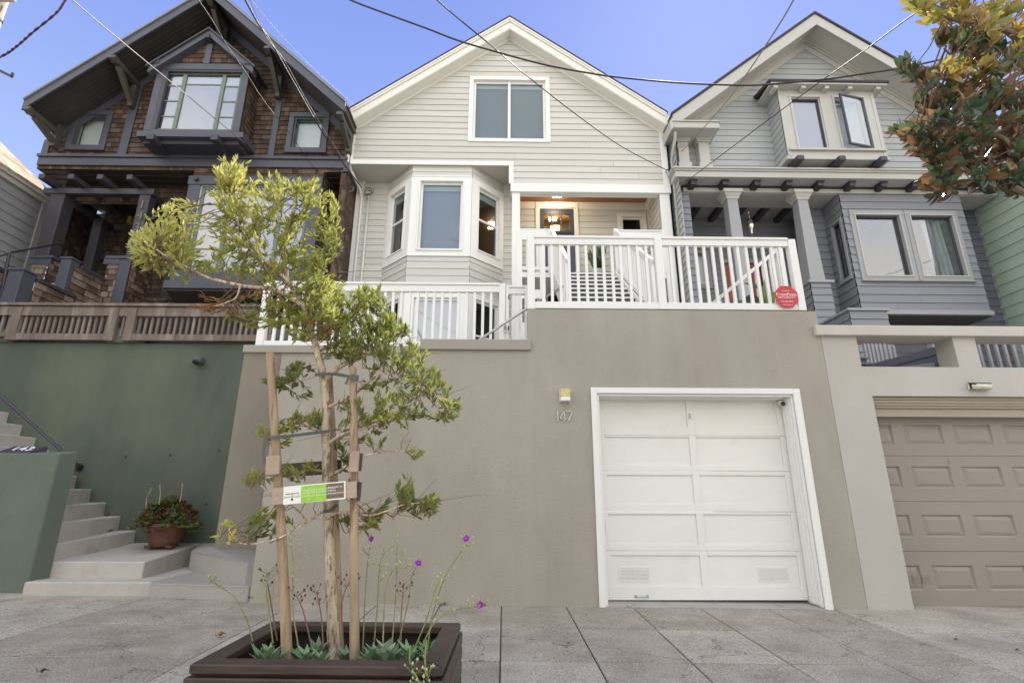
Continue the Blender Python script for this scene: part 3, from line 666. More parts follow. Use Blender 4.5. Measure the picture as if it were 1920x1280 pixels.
# trim boards
m = MB(F0); m.box(HX0, .17, 0, .035, 8.455, 8.565); m.box(.06, .17, .0, .034, 7.99, 8.455); m.box(.10, 3.75, .0, .04, 7.775, 7.99)
m.box(HX0-.03, HX0+.07, .0, .032, 8.56, 9.66); m.box(3.60, 3.74, .0, .032, 7.99, 9.66); m.box(HX0-.03, HX0, -.2, 0, 8.4, 9.66)
m.box(.10, 3.75, -.18, -.002, 7.775, 8.0)
m.build('fascia', TRIM, mh, bevel=.004)
m = MB(F0); m.box(.134, .315, -.17, -.0, 3.4, 7.775); m.build('porch_post', TRIM, mh, bevel=.004)
m = MB(F0); m.box(3.49, 3.71, -.17, -.0, 3.4, 7.775); m.build('porch_post', TRIM, mh, bevel=.004)
# soffit over the recess and inner side
m = MB(); m.box(-3.6, .30, 10.32, 11.1, 8.462, 8.50); m.box(.10, .16, 10.34, 11.05, 7.99, 8.46); m.build('recess_ceiling', SOFF, mh)
# recess back wall
m = MB(); clap(m, face(11.05), -3.50, -2.83, 2.9, 8.46, .1655, base=.02); clap(m, face(11.05), -.09, .20, 2.9, 8.46, .1655, base=.02)
FL = frame(-2.85, 11.05, .70, -.72); FR = frame(-.78, 10.33, .71, .72); FCn = face(10.33)
LL = sqrt(.70**2+.72**2); LR = sqrt(.71**2+.72**2)
for F_, a, b in ((FL, 0, LL), (FCn, -2.15, -.78), (FR, 0, LR)):
    clap(m, F_, a, b, 8.19, 8.46, .11, base=8.19, t=.012); clap(m, F_, a, b, 5.40, 6.18, .1655, base=5.40, t=.014)
m.build('wall', SIDE, mh)
# upper window pair
uw = window(mh, F0, *UW, w=.105, sash=.055, mull=(.06,), blind=BLINDT, blindz=9.19, back='dark', glass=GLASS, sill=0, bot=.09)
m = MB(F0); m.box(.035, .085, -.03, -.01, 9.2, 10.85); m.build('mullion', TRIM, uw, bevel=.003)
m = MB(F0)
for q in ((-.75, .03), (.10, .88)): m.box(q[0], q[1], -.129, -.10, 10.70, 10.83)
m.build('blind_box', mat('blind_box', (.30, .40, .40), .6), uw)
# bay windows: white panelled fronts
def bayface(F_, a, b, gz0, gz1, pz0, pz1, ga, gb, blind, rail, back, name=None, **k):
    m = MB(F_)
    m.box(a, ga, 0, .02, pz0, pz1); m.box(gb, b, 0, .02, pz0, pz1); m.box(ga, gb, 0, .02, gz1, pz1); m.box(ga, gb, 0, .02, pz0, gz0)
    m.box(a, b, .0, .032, pz0, pz0+.03); m.box(a, b, .0, .032, pz1-.03, pz1)
    m.build('bay_panel', TRIM, mh, bevel=.004)
    return window(mh, F_, ga, gb, gz0, gz1, w=0, sash=.05, rails=rail, blind=blind, back=back, **k)
bc = bayface(FCn, -2.15, -.78, 6.34, 8.04, 6.18, 8.19, -1.94, -.98, BLINDG, (), 'dark', glass=GLASS)
m = MB(FCn); casing(m, FCn, -1.94, -.98, 6.34, 8.04, .03, 0, .02, .045); m.build('moulding', TRIM, bc, bevel=.003)
m = MB(FCn); m.box(-1.88, -1.04, -.129, -.10, 7.86, 7.98); m.build('blind_box', mat('blind_box2', (.34, .46, .45), .6), bc)
bl = bayface(FL, 0, LL, 6.42, 8.0, 6.18, 8.19, .17, LL-.20, None, (7.22,), 'dark', depth=.9)
br = bayface(FR, 0, LR, 6.42, 8.0, 6.18, 8.19, .20, LR-.13, None, (7.22,), 'warm', depth=1.6)
for F_, w_, a, b in ((FL, bl, .17, LL-.20), (FR, br, .20, LR-.13)):
    m = MB(F_); casing(m, F_, a, b, 6.42, 8.0, .03, 0, .02, .045); m.build('moulding', TRIM, w_, bevel=.003)
    m = MB(F_); m.box(a+.04, b-.04, -.128, -.10, 7.80, 7.95); m.build('blind_box', mat('blind_box3', (.34, .42, .38), .6), w_)
# things seen inside the bay
m = MB(FL); 
for k in range(8): m.tube([(.30+k*.035, -.28-.02*(k % 2), 6.35), (.30+k*.035, -.28-.02*(k % 2), 7.85)], .025, 6)
m.build('curtain', CURT, bl)
p = at(905, 433, 11.0); lm = MB(); lm.box(p.x-.08, p.x+.08, p.y+.5, p.y+.66, p.z+.26, p.z+.42); 
m = MB(); q = Vector((-.62, 11.6, 7.46)); m.box(-.42, -.20, 11.35, 11.52, 7.28, 7.48); m.build('lamp', WARM, br, bevel=.01)
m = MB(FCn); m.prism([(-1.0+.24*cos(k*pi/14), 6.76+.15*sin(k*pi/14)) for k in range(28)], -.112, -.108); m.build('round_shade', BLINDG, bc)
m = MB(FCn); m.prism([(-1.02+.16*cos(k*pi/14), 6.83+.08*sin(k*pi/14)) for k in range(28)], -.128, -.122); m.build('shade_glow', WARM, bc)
# lower storey of the bay
bc2 = bayface(FCn, -2.15, -.78, 4.0, 5.22, 2.9, 5.40, -1.94, -.98, CURT, (), 'dark', glass=GLASSR, blindz=4.0)
bl2 = bayface(FL, 0, LL, 4.0, 5.25, 2.9, 5.40, .17, LL-.2, None, (4.6,), 'dark'); br2 = bayface(FR, 0, LR, 4.0, 5.25, 2.9, 5.40, .2, LR-.13, None, (4.45,), 'dark')
m = MB(face(10.31)); m.box(-2.2, -.73, -.7, .0, 2.85, 2.9); m.build('bay_sill', TRIM, mh)
# corner board, downpipe at left
m = MB(); m.box(-3.60, -3.43, 10.98, 11.06, 2.9, 8.46); m.build('corner_board', TRIM, mh)
m = MB(); m.tube([(-3.64, 10.25, 9.5), (-3.63, 10.26, 8.55), (-3.60, 10.3, 8.40), (-3.50, 10.9, 8.2), (-3.46, 10.98, 8.0), (-3.46, 10.98, 3)], .035, 8); m.build('downpipe', TRIM, mh, smooth=True)
m = MB(); m.tube([(-3.30, 11.0, 8.05), (-3.29, 11.0, 3.0)], .028, 8); m.tube([(-3.30, 11.0, 8.05), (-3.34, 10.97, 8.12), (-3.38, 10.96, 8.10)], .03, 8); m.build('conduit', CREAMTRIM, mh, smooth=True)
# porch
m = MB(); DO = (.83, 1.675, 5.8, 8.0); RW_ = (2.85, 3.36, 7.0, 7.78)
clap(m, face(11.35), .16, 3.6, 5.8, 7.98, .1655, holes=[DO, RW_], base=.02); FS = frame(3.49, 11.35, 0, -1)
clap(m, FS, 0, 1.0, 5.6, 8.0, .1655, base=.02); clap(m, frame(3.49, 11.35, 0, -1), 0, 1.0, 3.5, 5.6, .1655, base=.02)
clap(m, face(11.35), 2.4, 3.6, 3.3, 5.7, .1655, base=.02); clap(m, face(11.35), .0, 1.0, 3.3, 5.7, .1655, base=.02)
m.build('wall', SIDE, mh)
m = MB(); m.box(.12, 3.62, 10.49, 11.36, 8.165, 8.20); m.build('porch_ceiling', CEDAR, mh)
m = MB(face(11.35)); m.box(.16, 3.49, 0, .03, 7.98, 8.165); m.F = FS; m.box(0, .9, 0, .03, 8.0, 8.165); m.build('frieze_board', CREAMTRIM, mh)
dr = MB(face(11.35)); casing(dr, face(11.35), *DO, .105, 0, top=.13, bot=0, d1=.045); dr.build('door_frame', CREAMTRIM, mh, bevel=.004)
d_ = MB(face(11.40)); dz = 7.98
d_.box(.83, .94, 0, .05, 5.8, dz); d_.box(1.565, 1.675, 0, .05, 5.8, dz); d_.box(.94, 1.565, 0, .05, 7.84, dz); d_.box(.94, 1.565, 0, .05, 7.13, 7.40)
d_.box(1.12, 1.155, 0, .045, 7.40, 7.84); d_.box(1.35, 1.385, 0, .045, 7.40, 7.84); d_.box(.94, 1.565, 0, .02, 5.8, 7.13); d_.box(1.2, 1.3, 0, .05, 5.8, 7.13)
for k in range(14): d_.box(.93+k*.047, .955+k*.047, .05, .07, 7.30, 7.335)
d_.box(.9, 1.6, .05, .075, 7.335, 7.36)
dro = d_.build('front_door', NAVY, mh, bevel=.003)
for a, b in ((.94, 1.12), (1.155, 1.35), (1.385, 1.565)):
    m = MB(face(11.42)); m.box(a, b, 0, .006, 7.40, 7.84); m.build('pane', GLASS, dro)
m = MB(face(11.35)); m.fc([(.9, -1.5, 6.5), (1.9, -1.5, 6.5), (1.9, -1.5, 8.5), (.9, -1.5, 8.5)]); m.fc([(.6, -.3, 8.0), (1.9, -.3, 8.0), (1.9, -1.5, 8.5), (.9, -1.5, 8.5)]); m.build('hall_wall', ROOM, dro)
m = MB(); m.box(1.18, 1.40, 12.1, 12.3, 7.65, 7.95); m.build('hall_lamp', WARM, dro)
m = MB(); m.lathe([(.02, 0), (.20, .04), (.24, .10), (.2, .14)], (1.3, 12.0, 7.45), 18); m.build('hall_shade', WARM2, dro)
pl = MB(); p = at(1045, 371, 10.85); pl.box(p.x-.10, p.x+.10, 10.75, 10.95, 8.05, 8.163); pl.build('porch_lamp', WHITEL, mh, bevel=.01)
window(mh, face(11.35), *RW_, cmat=CREAMTRIM, smat=CREAMTRIM, w=.10, sash=.04, sill=0, back='dark', depth=.6)
m = MB(); m.box(.317, 3.488, 10.3, 10.33, 5.70, 5.81); m.box(.13, 3.6, 10.33, 11.37, 5.70, 5.81); m.build('porch_floor', TRIM, mh)
m = MB(); m.box(-3.6, 3.7, 11.6, 21.8, 2.8, 2.9); m.box(HX0+.16, HX1-.16, 13.8, 14.0, 2.9, 12.0); m.build('inner_wall', ROOMD, mh)
# deck platforms
dk = thing('deck', 'white edged wooden deck behind the railings of the cream house', 'deck', (1.8, 8, 3.4))
m = MB(); m.box(.34, 4.05, 6.86, 7.62, 3.58, 3.66); m.box(2.5, 4.05, 7.62, 10.2, 3.58, 3.66); m.build('deck_board', CREAMTRIM, dk)
m = MB(); m.box(-3.3, .30, 6.9, 11.0, 2.85, 2.93); m.build('deck_board', CREAMTRIM, dk)
# stairs up to the porch
st = thing('staircase', 'front staircase with dark risers and white nosings rising to the navy door', 'staircase', (1.75, 9, 3.66))
r_, t_ = MB(), MB(); SX0, SX1 = 1.09, 2.36
for k in range(11):
    z = 5.81-.19*k; y = 10.3-.25*k
    t_.box(SX0, SX1, y-.02, y+.25, z-.033, z-.0); r_.box(SX0, SX1, y-.004, y+.02, z-.19, z-.034)
r_.build('riser', DARKR, st); t_.build('tread', TRIM, st, bevel=.003)
for x in (SX0-.05, SX1+.005):
    m = MB(); m.hexa([(x, 10.3, 5.45), (x+.04, 10.3, 5.45), (x+.04, 7.6, 3.45), (x, 7.6, 3.45), (x, 10.3, 5.86), (x+.04, 10.3, 5.86), (x+.04, 7.6, 3.80), (x, 7.6, 3.80)]); m.build('stringer', TRIM, st, bevel=.003)
def stair_rail(x, label, y0=10.28, y1=7.78, sx=1):
    t = thing('stair_railing', label, 'railing', (x, 9, 4.5), 'railings of the front staircase')
    sl = .76; zt = lambda y: 6.83-sl*(10.3-y); zb = lambda y: 5.92-sl*(10.3-y)
    m = MB(); m.beam((x, y0, zt(y0)), (x, y1, zt(y1)), .075, .045); m.beam((x, y0, zt(y0)-.06), (x, y1, zt(y1)-.06), .035, .06); m.tube([(x, y1, zt(y1)-.01), (x, y1-.07, zt(y1)-.035), (x, y1-.12, zt(y1)-.04)], .035, 8); m.build('top_rail', TRIM, t, bevel=.003)
    m = MB(); m.beam((x, y0, zb(y0)), (x, y1, zb(y1)), .04, .07); m.build('bottom_rail', TRIM, t, bevel=.003)
    m = MB(); m.box(x-.045, x+.045, y1-.02, y1+.07, 3.66, zt(y1)-.02); m.build('post', TRIM, t, bevel=.004)
    m = MB(); m.box(x-.045, x+.045, y0-.05, y0+.04, 5.8, zt(y0)+.04); m.build('post', TRIM, t, bevel=.004)
    f = None; n = 21
    for k in range(1, n):
        y = y1+.07+(y0-y1-.1)*k/n
        if f is None:
            m = MB(); m.box(x-.018, x+.018, y-.018, y+.018, zb(y), zt(y)-.03); f = m.build('baluster', TRIM, t, origin=(x, y, zt(y))); yy = y
        else:
            o = f.copy(); C.objects.link(o); o.parent = t; o.matrix_parent_inverse = Matrix.Identity(4); o.location = f.location+Vector((0, y-yy, zt(y)-zt(yy)))
stair_rail(1.02, 'white stair railing on the left side of the front staircase'); stair_rail(2.43, 'white stair railing on the right side of the front staircase')
for a, b, lb in ((.30, .98, 'short white porch railing left of the staircase top'), (2.47, 3.50, 'short white porch railing right of the staircase top')):
    railing('porch_railing', lb, face(10.29), [(a, a+.05, 5.81, 6.86), (b-.05, b, 5.81, 6.86)], 6.70, 6.82, 5.87, 5.95, sp=.11, loc=((a+b)/2, 10.3, 5.8))
# tall white side screen by the left post
ss = thing('deck_screen', 'narrow white framed screen on the deck left of the staircase', 'screen', (.4, 8, 3.1))
m = MB(); FQ = face(8.6); m.F = FQ
m.box(.20, .30, -.05, 0, 3.0, 5.9); m.box(.62, .72, -.05, 0, 3.0, 5.9); m.box(.30, .62, -.05, 0, 5.7, 5.9); m.box(.30, .62, -.05, 0, 4.55, 4.72); m.box(.30, .62, -.05, -.0, 3.0, 4.1); m.box(.44, .48, -.05, 0, 4.72, 5.7)
m.build('frame', TRIM, ss, bevel=.004)
# porch plant
def blades(name, label, c, n, h, spread, lm, pot=None):
    t = thing(name, label, 'potted plant', c)
    m = MB()
    for k in range(n):
        a = random.uniform(0, 2*pi); s_ = random.uniform(.1, 1)*spread; m.tint = random.random()
        b = Vector(c)+Vector((cos(a)*.05, sin(a)*.05, .22)); d = Vector((cos(a)*s_, sin(a)*s_, 1)).normalized()
        m.leaf(b, d, Vector((cos(a+1.2), sin(a+1.2), .1)), h*random.uniform(.6, 1.05), .022, bend=.3)
    m.build('foliage', lm, t)
    m = MB(); m.lathe([(.0, 0), (.10, 0), (.15, .24), (.16, .25), (.13, .25), (.12, .2), (0, .2)], c, 18); m.build('pot', CREAMTRIM, t, smooth=True); return t
GRASSL = leafmat('grass_leaf', [(.1, (.05, .09, .04)), (.6, (.11, .17, .07)), (.9, (.24, .26, .12))], .5, .2)
blades('potted_grass', 'tall spiky green grass in a pot on the porch right of the navy door', (2.08, 10.75, 5.81), 150, .75, .35, GRASSL)
# =============== BROWN SHINGLE HOUSE (left) ===============
bh = thing('house', 'brown shingle house with slate blue trim and a wide overhanging gable, at the left', 'house', (-7, 10.3, 3))
BX, BZ, BS = -6.93, 12.62, .93
B0, B1 = -10.6, -3.62
BZF = lambda x: BZ-BS*abs(x-BX)     # roof line at the front edge (y 9.4)
wB0 = lambda z: max(B0, BX-(BZ-.22-z)/BS); wB1 = lambda z: min(B1, BX+(BZ-.22-z)/BS)
kz = (BZ-.22-BS*(BX-B0), BZ-.22-BS*(B1-BX))
SW1 = (-9.98, -9.33, 8.86, 9.68); SW2 = (-4.98, -4.28, 8.86, 9.70)
m = MB(); clap(m, F0, wB0, wB1, 8.24, 12.35, .13, holes=[SW1, SW2, (-7.98, -6.0, 8.8, 10.6)], base=0, t=.02, kinks=kz)
m.build('wall', SHING, bh)
m = MB(); m.box(B0+.01, B0+.15, 10.31, 22, 8.25, 9.2); m.box(B0+.01, B0+.15, 12.3, 22, 2.9, 8.25); m.box(B1-.15, B1-.01, 10.31, 22, 2.9, 9.2); each(m, 'side_wall', SHING, bh)
m = MB(); m.box(B0+.15, B1-.15, 13.6, 13.7, 2.9, 11.5); m.build('inner_wall', ROOMD, bh)
# roof
m = MB(); xl, xr = BX-3.48, BX+3.42
for xe in (xl, xr):
    ze = BZF(xe); p = [(BX, 9.38, BZ-.05), (xe, 9.38, ze-.05), (xe, 22, ze-.05), (BX, 22, BZ-.05), (BX, 9.38, BZ+.02), (xe, 9.38, ze+.02), (xe, 22, ze+.02), (BX, 22, BZ+.02)]
    m.hexa(p)
m.build('roof', mat('brown_roof', (.11, .05, .045), .9, .3, 20, .4, 50), bh)
m = MB()
for xe in (xl+.02, xr-.02):
    ze = BZF(xe)
    for k in range(9):   # lapped soffit boards running up the slope
        y0 = 9.42+k*.1
        m.hexa([(BX, y0, BZ-.22), (xe, y0, ze-.22), (xe, y0+.092, ze-.22), (BX, y0+.092, BZ-.22), (BX, y0, BZ-.055), (xe, y0, ze-.055), (xe, y0+.092, ze-.055), (BX, y0+.092, BZ-.055)])
    m.hexa([(BX, 10.32, BZ-.2), (xe, 10.32, ze-.2), (xe, 22, ze-.2), (BX, 22, BZ-.2), (BX, 10.32, BZ-.06), (xe, 10.32, ze-.06), (xe, 22, ze-.06), (BX, 22, BZ-.06)])
m.build('soffit', BSOF, bh, bevel=.004)
m = MB(); rake(m, face(9.4), BX, BZ, BS, xl, xr, .0, .06, -.02, .045); m.build('roof_edge', mat('pale_slate_edge', (.21, .22, .24), .5, .1), bh, bevel=.004)
m = MB(); rake(m, face(9.4), BX, BZ, BS, xl, xr, .06, .30, -.03, .012); m.build('bargeboard', BTRIM, bh, bevel=.005)
m = MB(); rake(m, face(10.28), BX, BZ, BS, B0-.0, B1, .22, .44, -.02, .02)
m.box(B0-.05, B0+.09, .0, .03, 8.6, 9.1) if False else None
m.F = F0
for (a, b) in ((-8.89, -8.69), (-5.48, -5.34)):
    m.box(a, b, .018, .045, 8.6, BZF((a+b)/2)-.3)
m.box(B0-.02, B0+.13, .01, .045, 8.6, 9.0); m.box(B1-.1, B1+.04, .01, .045, 8.24, 9.2)
m.box(B0-.03, B1+.03, .0, .05, 8.33, 8.53); m.box(B0-.05, B1+.0, .0, .09, 8.53, 8.60)
m.F = ID; m.box(B0-.03, B0, 10.28, 11, 8.24, 8.6)
m.build('trim_board', BTRIM, bh, bevel=.005)
def knee(x, zt, zb, ytop=9.5, lab=None):
    m = MB(); m.box(x-.06, x+.06, ytop-.06, 10.28, zt-.12, zt); m.beam((x, ytop+.1, zt-.11), (x, 10.2, zb+.06), .10, .11); m.box(x-.055, x+.055, 10.12, 10.29, zb-.04, zb+.55); m.hexa([(x-.065, ytop-.14, zt-.10), (x+.065, ytop-.14, zt-.10), (x+.065, ytop-.0, zt-.14), (x-.065, ytop, zt-.14), (x-.065, ytop-.10, zt+.01), (x+.065, ytop-.10, zt+.01), (x+.065, ytop, zt+.01), (x-.065, ytop, zt+.01)])
    m.build('knee_brace', mat('brace_paint', (.07, .065, .055), .55, .15, 4) if 'brace_paint' not in bpy.data.materials else bpy.data.materials['brace_paint'], bh, bevel=.006)
knee(-10.30, 9.18, 8.78); knee(-8.79, BZF(-8.79)-.31, BZF(-8.79)-1.0); knee(-5.41, BZF(-5.41)-.31, BZF(-5.41)-1.0); knee(BX, BZ-.34, BZ-1.0, 9.5); knee(-3.62, 9.15, 8.72)
# small windows with wide casings
for (a, b, c, d), nm in ((SW1, 'small left window with a white blind'), (SW2, 'small right window with a white blind')):
    o = window(bh, F0, a, b, c, d, cmat=BTRIM, smat=SAGE, w=.12, sash=.05, blind=BLINDW, back='dark', sill=.02, wd=.06, label=nm)
    m = MB(F0); m.box(a, a+.05, -.03, .03, c, d); m.box(b-.05, b, -.03, .03, c, d); m.box(a+.05, b-.05, -.03, .03, d-.05, d); m.build('inner_casing', BDARK, o)
# box bay with gable
FB = face(9.8); XA, XB = -8.03, -5.93
bb = MB(); clap(bb, frame(XB, 9.8, 0, 1), 0, .52, 8.8, 10.75, .13, base=0, t=.015); clap(bb, frame(XA, 10.3, 0, -1), 0, .5, 8.8, 10.75, .13, base=0, t=.015)
gx = (XA+XB)/2+.03; clap(bb, FB, lambda z: max(XA, gx-(11.45-z)/.9), lambda z: min(XB, gx+(11.45-z)/.9), 10.62, 11.42, .13, base=0, t=.015, kinks=(11.45-.9*1.05,))
bb.build('bay_wall', SHING, bh)
m = MB(FB); m.box(XA, XA+.16, 0, .035, 8.9, 10.56); m.box(XB-.16, XB, 0, .035, 8.9, 10.56); m.box(XA-.02, XB+.02, 0, .045, 10.56, 10.72); m.box(gx-.07, gx+.07, .015, .05, 10.72, 11.3)
m.box(XA-.08, XB+.14, -.52, .09, 8.70, 8.84); m.box(XA, XB, -.5, .03, 8.84, 8.93)
rake(m, FB, gx, 11.62, .9, XA-.12, XB+.15, .03, .20, -.02, .16)
m.build('bay_trim', BTRIM, bh, bevel=.005)
m = MB(FB); rake(m, FB, gx, 11.62, .9, XA-.16, XB+.19, -.02, .03, -.5, .20); m.build('bay_roof', BDARK, bh)
m = MB(); m.box(XA, XB, 9.83, 10.3, 8.60, 8.70)
for x in (XA+.22, XB-.5): m.box(x, x+.16, 9.62, 10.3, 8.56, 8.70)
for x in (XA-.02, XB-.08, gx-.05): m.box(x, x+.12, 9.62, 10.3, 10.60, 10.71) if x != gx-.05 else m.box(x, x+.1, 9.6, 9.8, 11.33, 11.44)
each(m, 'bay_bracket', BDARK, bh, bevel=.006)
wx0, wx1, wz0, wz1 = XA+.16, XB-.16, 8.93, 10.56
o = window(bh, FB, wx0, wx1, wz0, wz1, smat=SAGE, w=0, sash=.07, mull=(-7.42, -6.52), blind=BLINDL, blindz=8.95, back='dark', glass=GLASSR,
       lites=[(-7.42, -6.52, 10.20, 10.235)]+[(p, q, z, z+.03) for p, q in ((wx0+.07, -7.46), (-6.48, wx1-.07)) for z in (9.32, 9.74, 10.16)], label='wide upstairs window with sage green sashes')
m = MB(FB)
for k in range(4): m.box(wx0+.05, wx1-.05, -.128, -.12+.004*(k % 2), 10.22+.08*k, 10.29+.08*k)
m.build('blind', BLINDW, o)
m = MB(FB); m.box(wx0, wx0+.09, -.034, .03, wz0, wz1); m.box(wx0+.09, wx1, -.034, .03, wz1-.05, wz1); m.build('inner_casing', BDARK, o)
# soffit under the upper floor, ground floor walls
m = MB(); m.box(B0, B1, 10.34, 12.3, 8.24, 8.33)
for y in (10.5, 10.7, 10.9): m.box(B0, B1, y, y+.03, 8.22, 8.24)
m.build('soffit', BSOF, bh)
m = MB(); clap(m, face(10.95), -10.5, -7.2, 7.75, 8.24, .13, base=0, t=.02)
PB = 12.2
clap(m, face(PB), -10.9, -7.2, 4.5, 8.2, .13, base=0, t=.02); clap(m, frame(-10.75, 11.3, 0, 1), -.0, .9, 4.5, 8.2, .13, base=0, t=.02)
clap(m, face(10.97), -8.35, -7.1, 3.4, 5.4, .13, base=0, t=.02); clap(m, face(10.97), -7.3, -3.6, 3.4, 5.45, .13, base=0, t=.02)
clap(m, frame(-7.25, 12.2, 0, -1), 0, 1.25, 5.4, 8.2, .13, base=0, t=.02); clap(m, face(11.0), -4.2, -3.6, 3.3, 8.24, .13, base=0, t=.02); clap(m, face(10.97), -7.6, -7.1, 5.3, 8.2, .13, base=0, t=.02)
m.build('wall', SHING, bh)
# ground floor bay
m = MB(); clap(m, face(10.3), -7.1, -4.15, 8.08, 8.24, .13, base=0, t=.015); clap(m, frame(-4.15, 10.3, 0, 1), 0, .7, 5.35, 8.24, .13, base=0, t=.015); clap(m, frame(-7.1, 10.95, 0, -1), 0, .65, 5.35, 8.24, .13, base=0, t=.015); m.build('bay_wall', SHING, bh)
m = MB(face(10.29)); m.box(-7.15, -4.15, 0, .05, 7.86, 8.08); m.box(-7.13, -6.86, 0, .03, 5.5, 7.86); m.box(-4.42, -4.15, 0, .03, 5.5, 7.86); m.box(-7.2, -4.05, -.05, .09, 5.34, 5.52); m.box(-6.86, -4.42, 0, .03, 5.52, 5.75)
m.F = ID; m.box(-8.3, -7.0, 10.9, 10.95, 5.02, 5.22)
m.build('bay_trim', BTRIM, bh, bevel=.005)
m = MB(); m.hexa([(-7.15, 10.25, 5.30), (-4.1, 10.25, 5.30), (-4.1, 10.95, 5.0), (-7.15, 10.95, 5.0), (-7.15, 10.25, 5.34), (-4.1, 10.25, 5.34), (-4.1, 10.95, 5.34), (-7.15, 10.95, 5.34)]); m.build('bay_soffit', BSOF, bh)
for x in (-6.95, -4.35):
    m = MB(); m.tube([(x, 10.3, 7.97), (x, 10.17, 7.97)], .05, 4); m.build('peg', BDARK, bh, bevel=.004)
window(bh, face(10.29), -6.86, -4.42, 5.75, 7.86, smat=SAGE, w=0, sash=.07, mull=(-6.2, -5.05), blind=BLINDL, blindz=5.8, back='dark', glass=GLASSR,
       lites=[(-6.2, -5.05, 7.35, 7.385)]+[(p, q, z, z+.03) for p, q in ((-6.79, -6.24), (-5.01, -4.49)) for z in (6.3, 6.85, 7.4)], label='wide ground floor window partly hidden by the young tree')
# leaded porch window, porch lamp
o = window(bh, face(PB), -10.28, -9.10, 7.06, 7.72, cmat=BDARK, smat=SAGE, w=.16, sash=.05, back='dark', sill=.05, glass=GLASS, label='leaded porch window')
m = MB(face(PB)); 
for k in range(12): m.box(-10.22+k*.09, -10.214+k*.09, -.066, -.06, 7.12, 7.66)
for z in (7.25, 7.4, 7.55): m.box(-10.23, -9.15, -.066, -.06, z, z+.006)
m.build('leading', SILVER, o)
lp = at(243, 412, 12.0); m = MB(); m.box(lp.x-.045, lp.x+.045, 11.98, 12.1, lp.z-.09, lp.z+.09); m.build('porch_lamp', mat('amber_lantern', (.55, .36, .12), .3, .2, 30), bh)
# porch pergola
m = MB(); m.box(-10.46, -7.98, 10.40, 10.55, 7.69, 7.83); m.build('pergola_beam', BDARK, bh, bevel=.006)
for x in (-10.30, -9.66, -9.03, -8.38):
    m = MB(); m.box(x, x+.13, 10.05, 11.6, 7.84, 7.96); m.build('rafter', BDARK, bh, bevel=.006)
m = MB(); m.box(-8.17, -8.06, 10.56, 12.1, 7.66, 7.80); m.box(-10.2, -10.08, 10.56, 12.1, 7.66, 7.80); each(m, 'pergola_beam', BDARK, bh, bevel=.006)
for (a, b, y0, y1, z0) in ((-10.27, -9.96, 10.42, 10.72, 6.15), (-10.12, -9.9, 11.5, 11.7, 5.3), (-8.29, -8.05, 10.42, 10.66, 6.15), (-8.2, -8.0, 11.6, 11.8, 5.3)):
    m = MB(); m.box(a, b, y0, y1, z0, 7.69); m.build('porch_post', POST, bh, bevel=.008)
for k, (ch, z) in enumerate((('1', 7.42), ('4', 7.14), ('3', 6.86))):
    text(ch, .27, GOLDG, 'digit', bh, (-8.17, 10.405, z), ext=.008)
# shingled piers, parapets and newels of the porch stair
m = MB(); clap(m, face(10.4), -10.22, -9.88, 4.9, 6.08, .13, base=0, t=.015); clap(m, frame(-9.85, 10.4, 0, 1), 0, .5, 4.9, 6.08, .13, base=0, t=.015); m.build('pier', SHINGW, bh)
m = MB(); clap(m, face(10.4), -8.6, -8.36, 3.6, 6.08, .13, base=0, t=.015); clap(m, frame(-8.1, 10.4, 0, 1), 0, .6, 3.6, 6.0, .13, base=0, t=.015); m.build('pier', SHINGW, bh)
FP = frame(-8.6, 8.65, 0, 1)
m = MB(); clap(m, FP, .25, .95, 3.7, 4.93, .13, base=0, t=.02); clap(m, FP, .95, 1.75, 3.7, 5.55, .13, base=0, t=.02); m.build('stair_parapet', SHINGW, bh)
m = MB(); clap(m, frame(-9.5, 8.65, 0, 1), .25, 1.9, 3.7, 5.2, .13, base=0, t=.02)
m.build('stair_parapet', SHINGW, bh)
m = MB(); m.box(-10.3, -9.8, 10.36, 10.9, 6.08, 6.15); m.box(-8.68, -8.05, 10.36, 10.95, 6.08, 6.15); m.box(-8.36, -8.12, 10.385, 10.6, 3.6, 6.08); m.box(-8.7, -8.36, 10.375, 10.4, 5.95, 6.08); m.box(-10.28, -9.84, 10.38, 10.4, 5.93, 6.08)
m.box(-8.86, -8.61, 8.63, 8.9, 3.9, 5.02); m.box(-8.88, -8.59, 8.61, 8.92, 5.02, 5.06); m.box(-8.80, -8.60, 9.5, 9.72, 4.3, 5.66); m.box(-8.82, -8.58, 9.48, 9.74, 5.66, 5.70)
each(m, 'newel', BTRIM, bh, bevel=.006)
m = MB(); m.box(-8.66, -8.56, 8.92, 9.80, 4.93, 5.0); m.box(-8.66, -8.56, 9.74, 10.6, 5.56, 5.63); m.box(-9.55, -9.45, 8.9, 10.5, 5.2, 5.27); each(m, 'parapet_cap', BDARK, bh, bevel=.006)
m = MB(); m.box(-9.45, -8.66, 9.3, 9.6, 4.9, 5.0); m.box(-9.45, -8.66, 9.6, 9.9, 5.0, 5.18); m.box(-10.6, -7.3, 10.95, 12.2, 5.05, 5.15); m.box(-9.45, -8.66, 9.0, 9.3, 4.6, 4.75); each(m, 'porch_step', TILE, bh)
hr = thing('handrail', 'thin dark metal handrail in front of the brown porch steps', 'handrail', (-9.6, 9, 4.5))
m = MB(); m.tube([tuple(at(0, 480, 8.9)), tuple(at(18, 474, 9.0)), tuple(at(110, 457, 10.0)), tuple(at(126, 470, 10.3)), tuple(at(108, 525, 10.4))], .02, 8); m.build('rail', BLACKM, hr)
m = MB(); m.tube([tuple(at(18, 474, 9.0)), tuple(at(0, 560, 8.95))], .025, 6); m.build('post', BLACKM, hr)

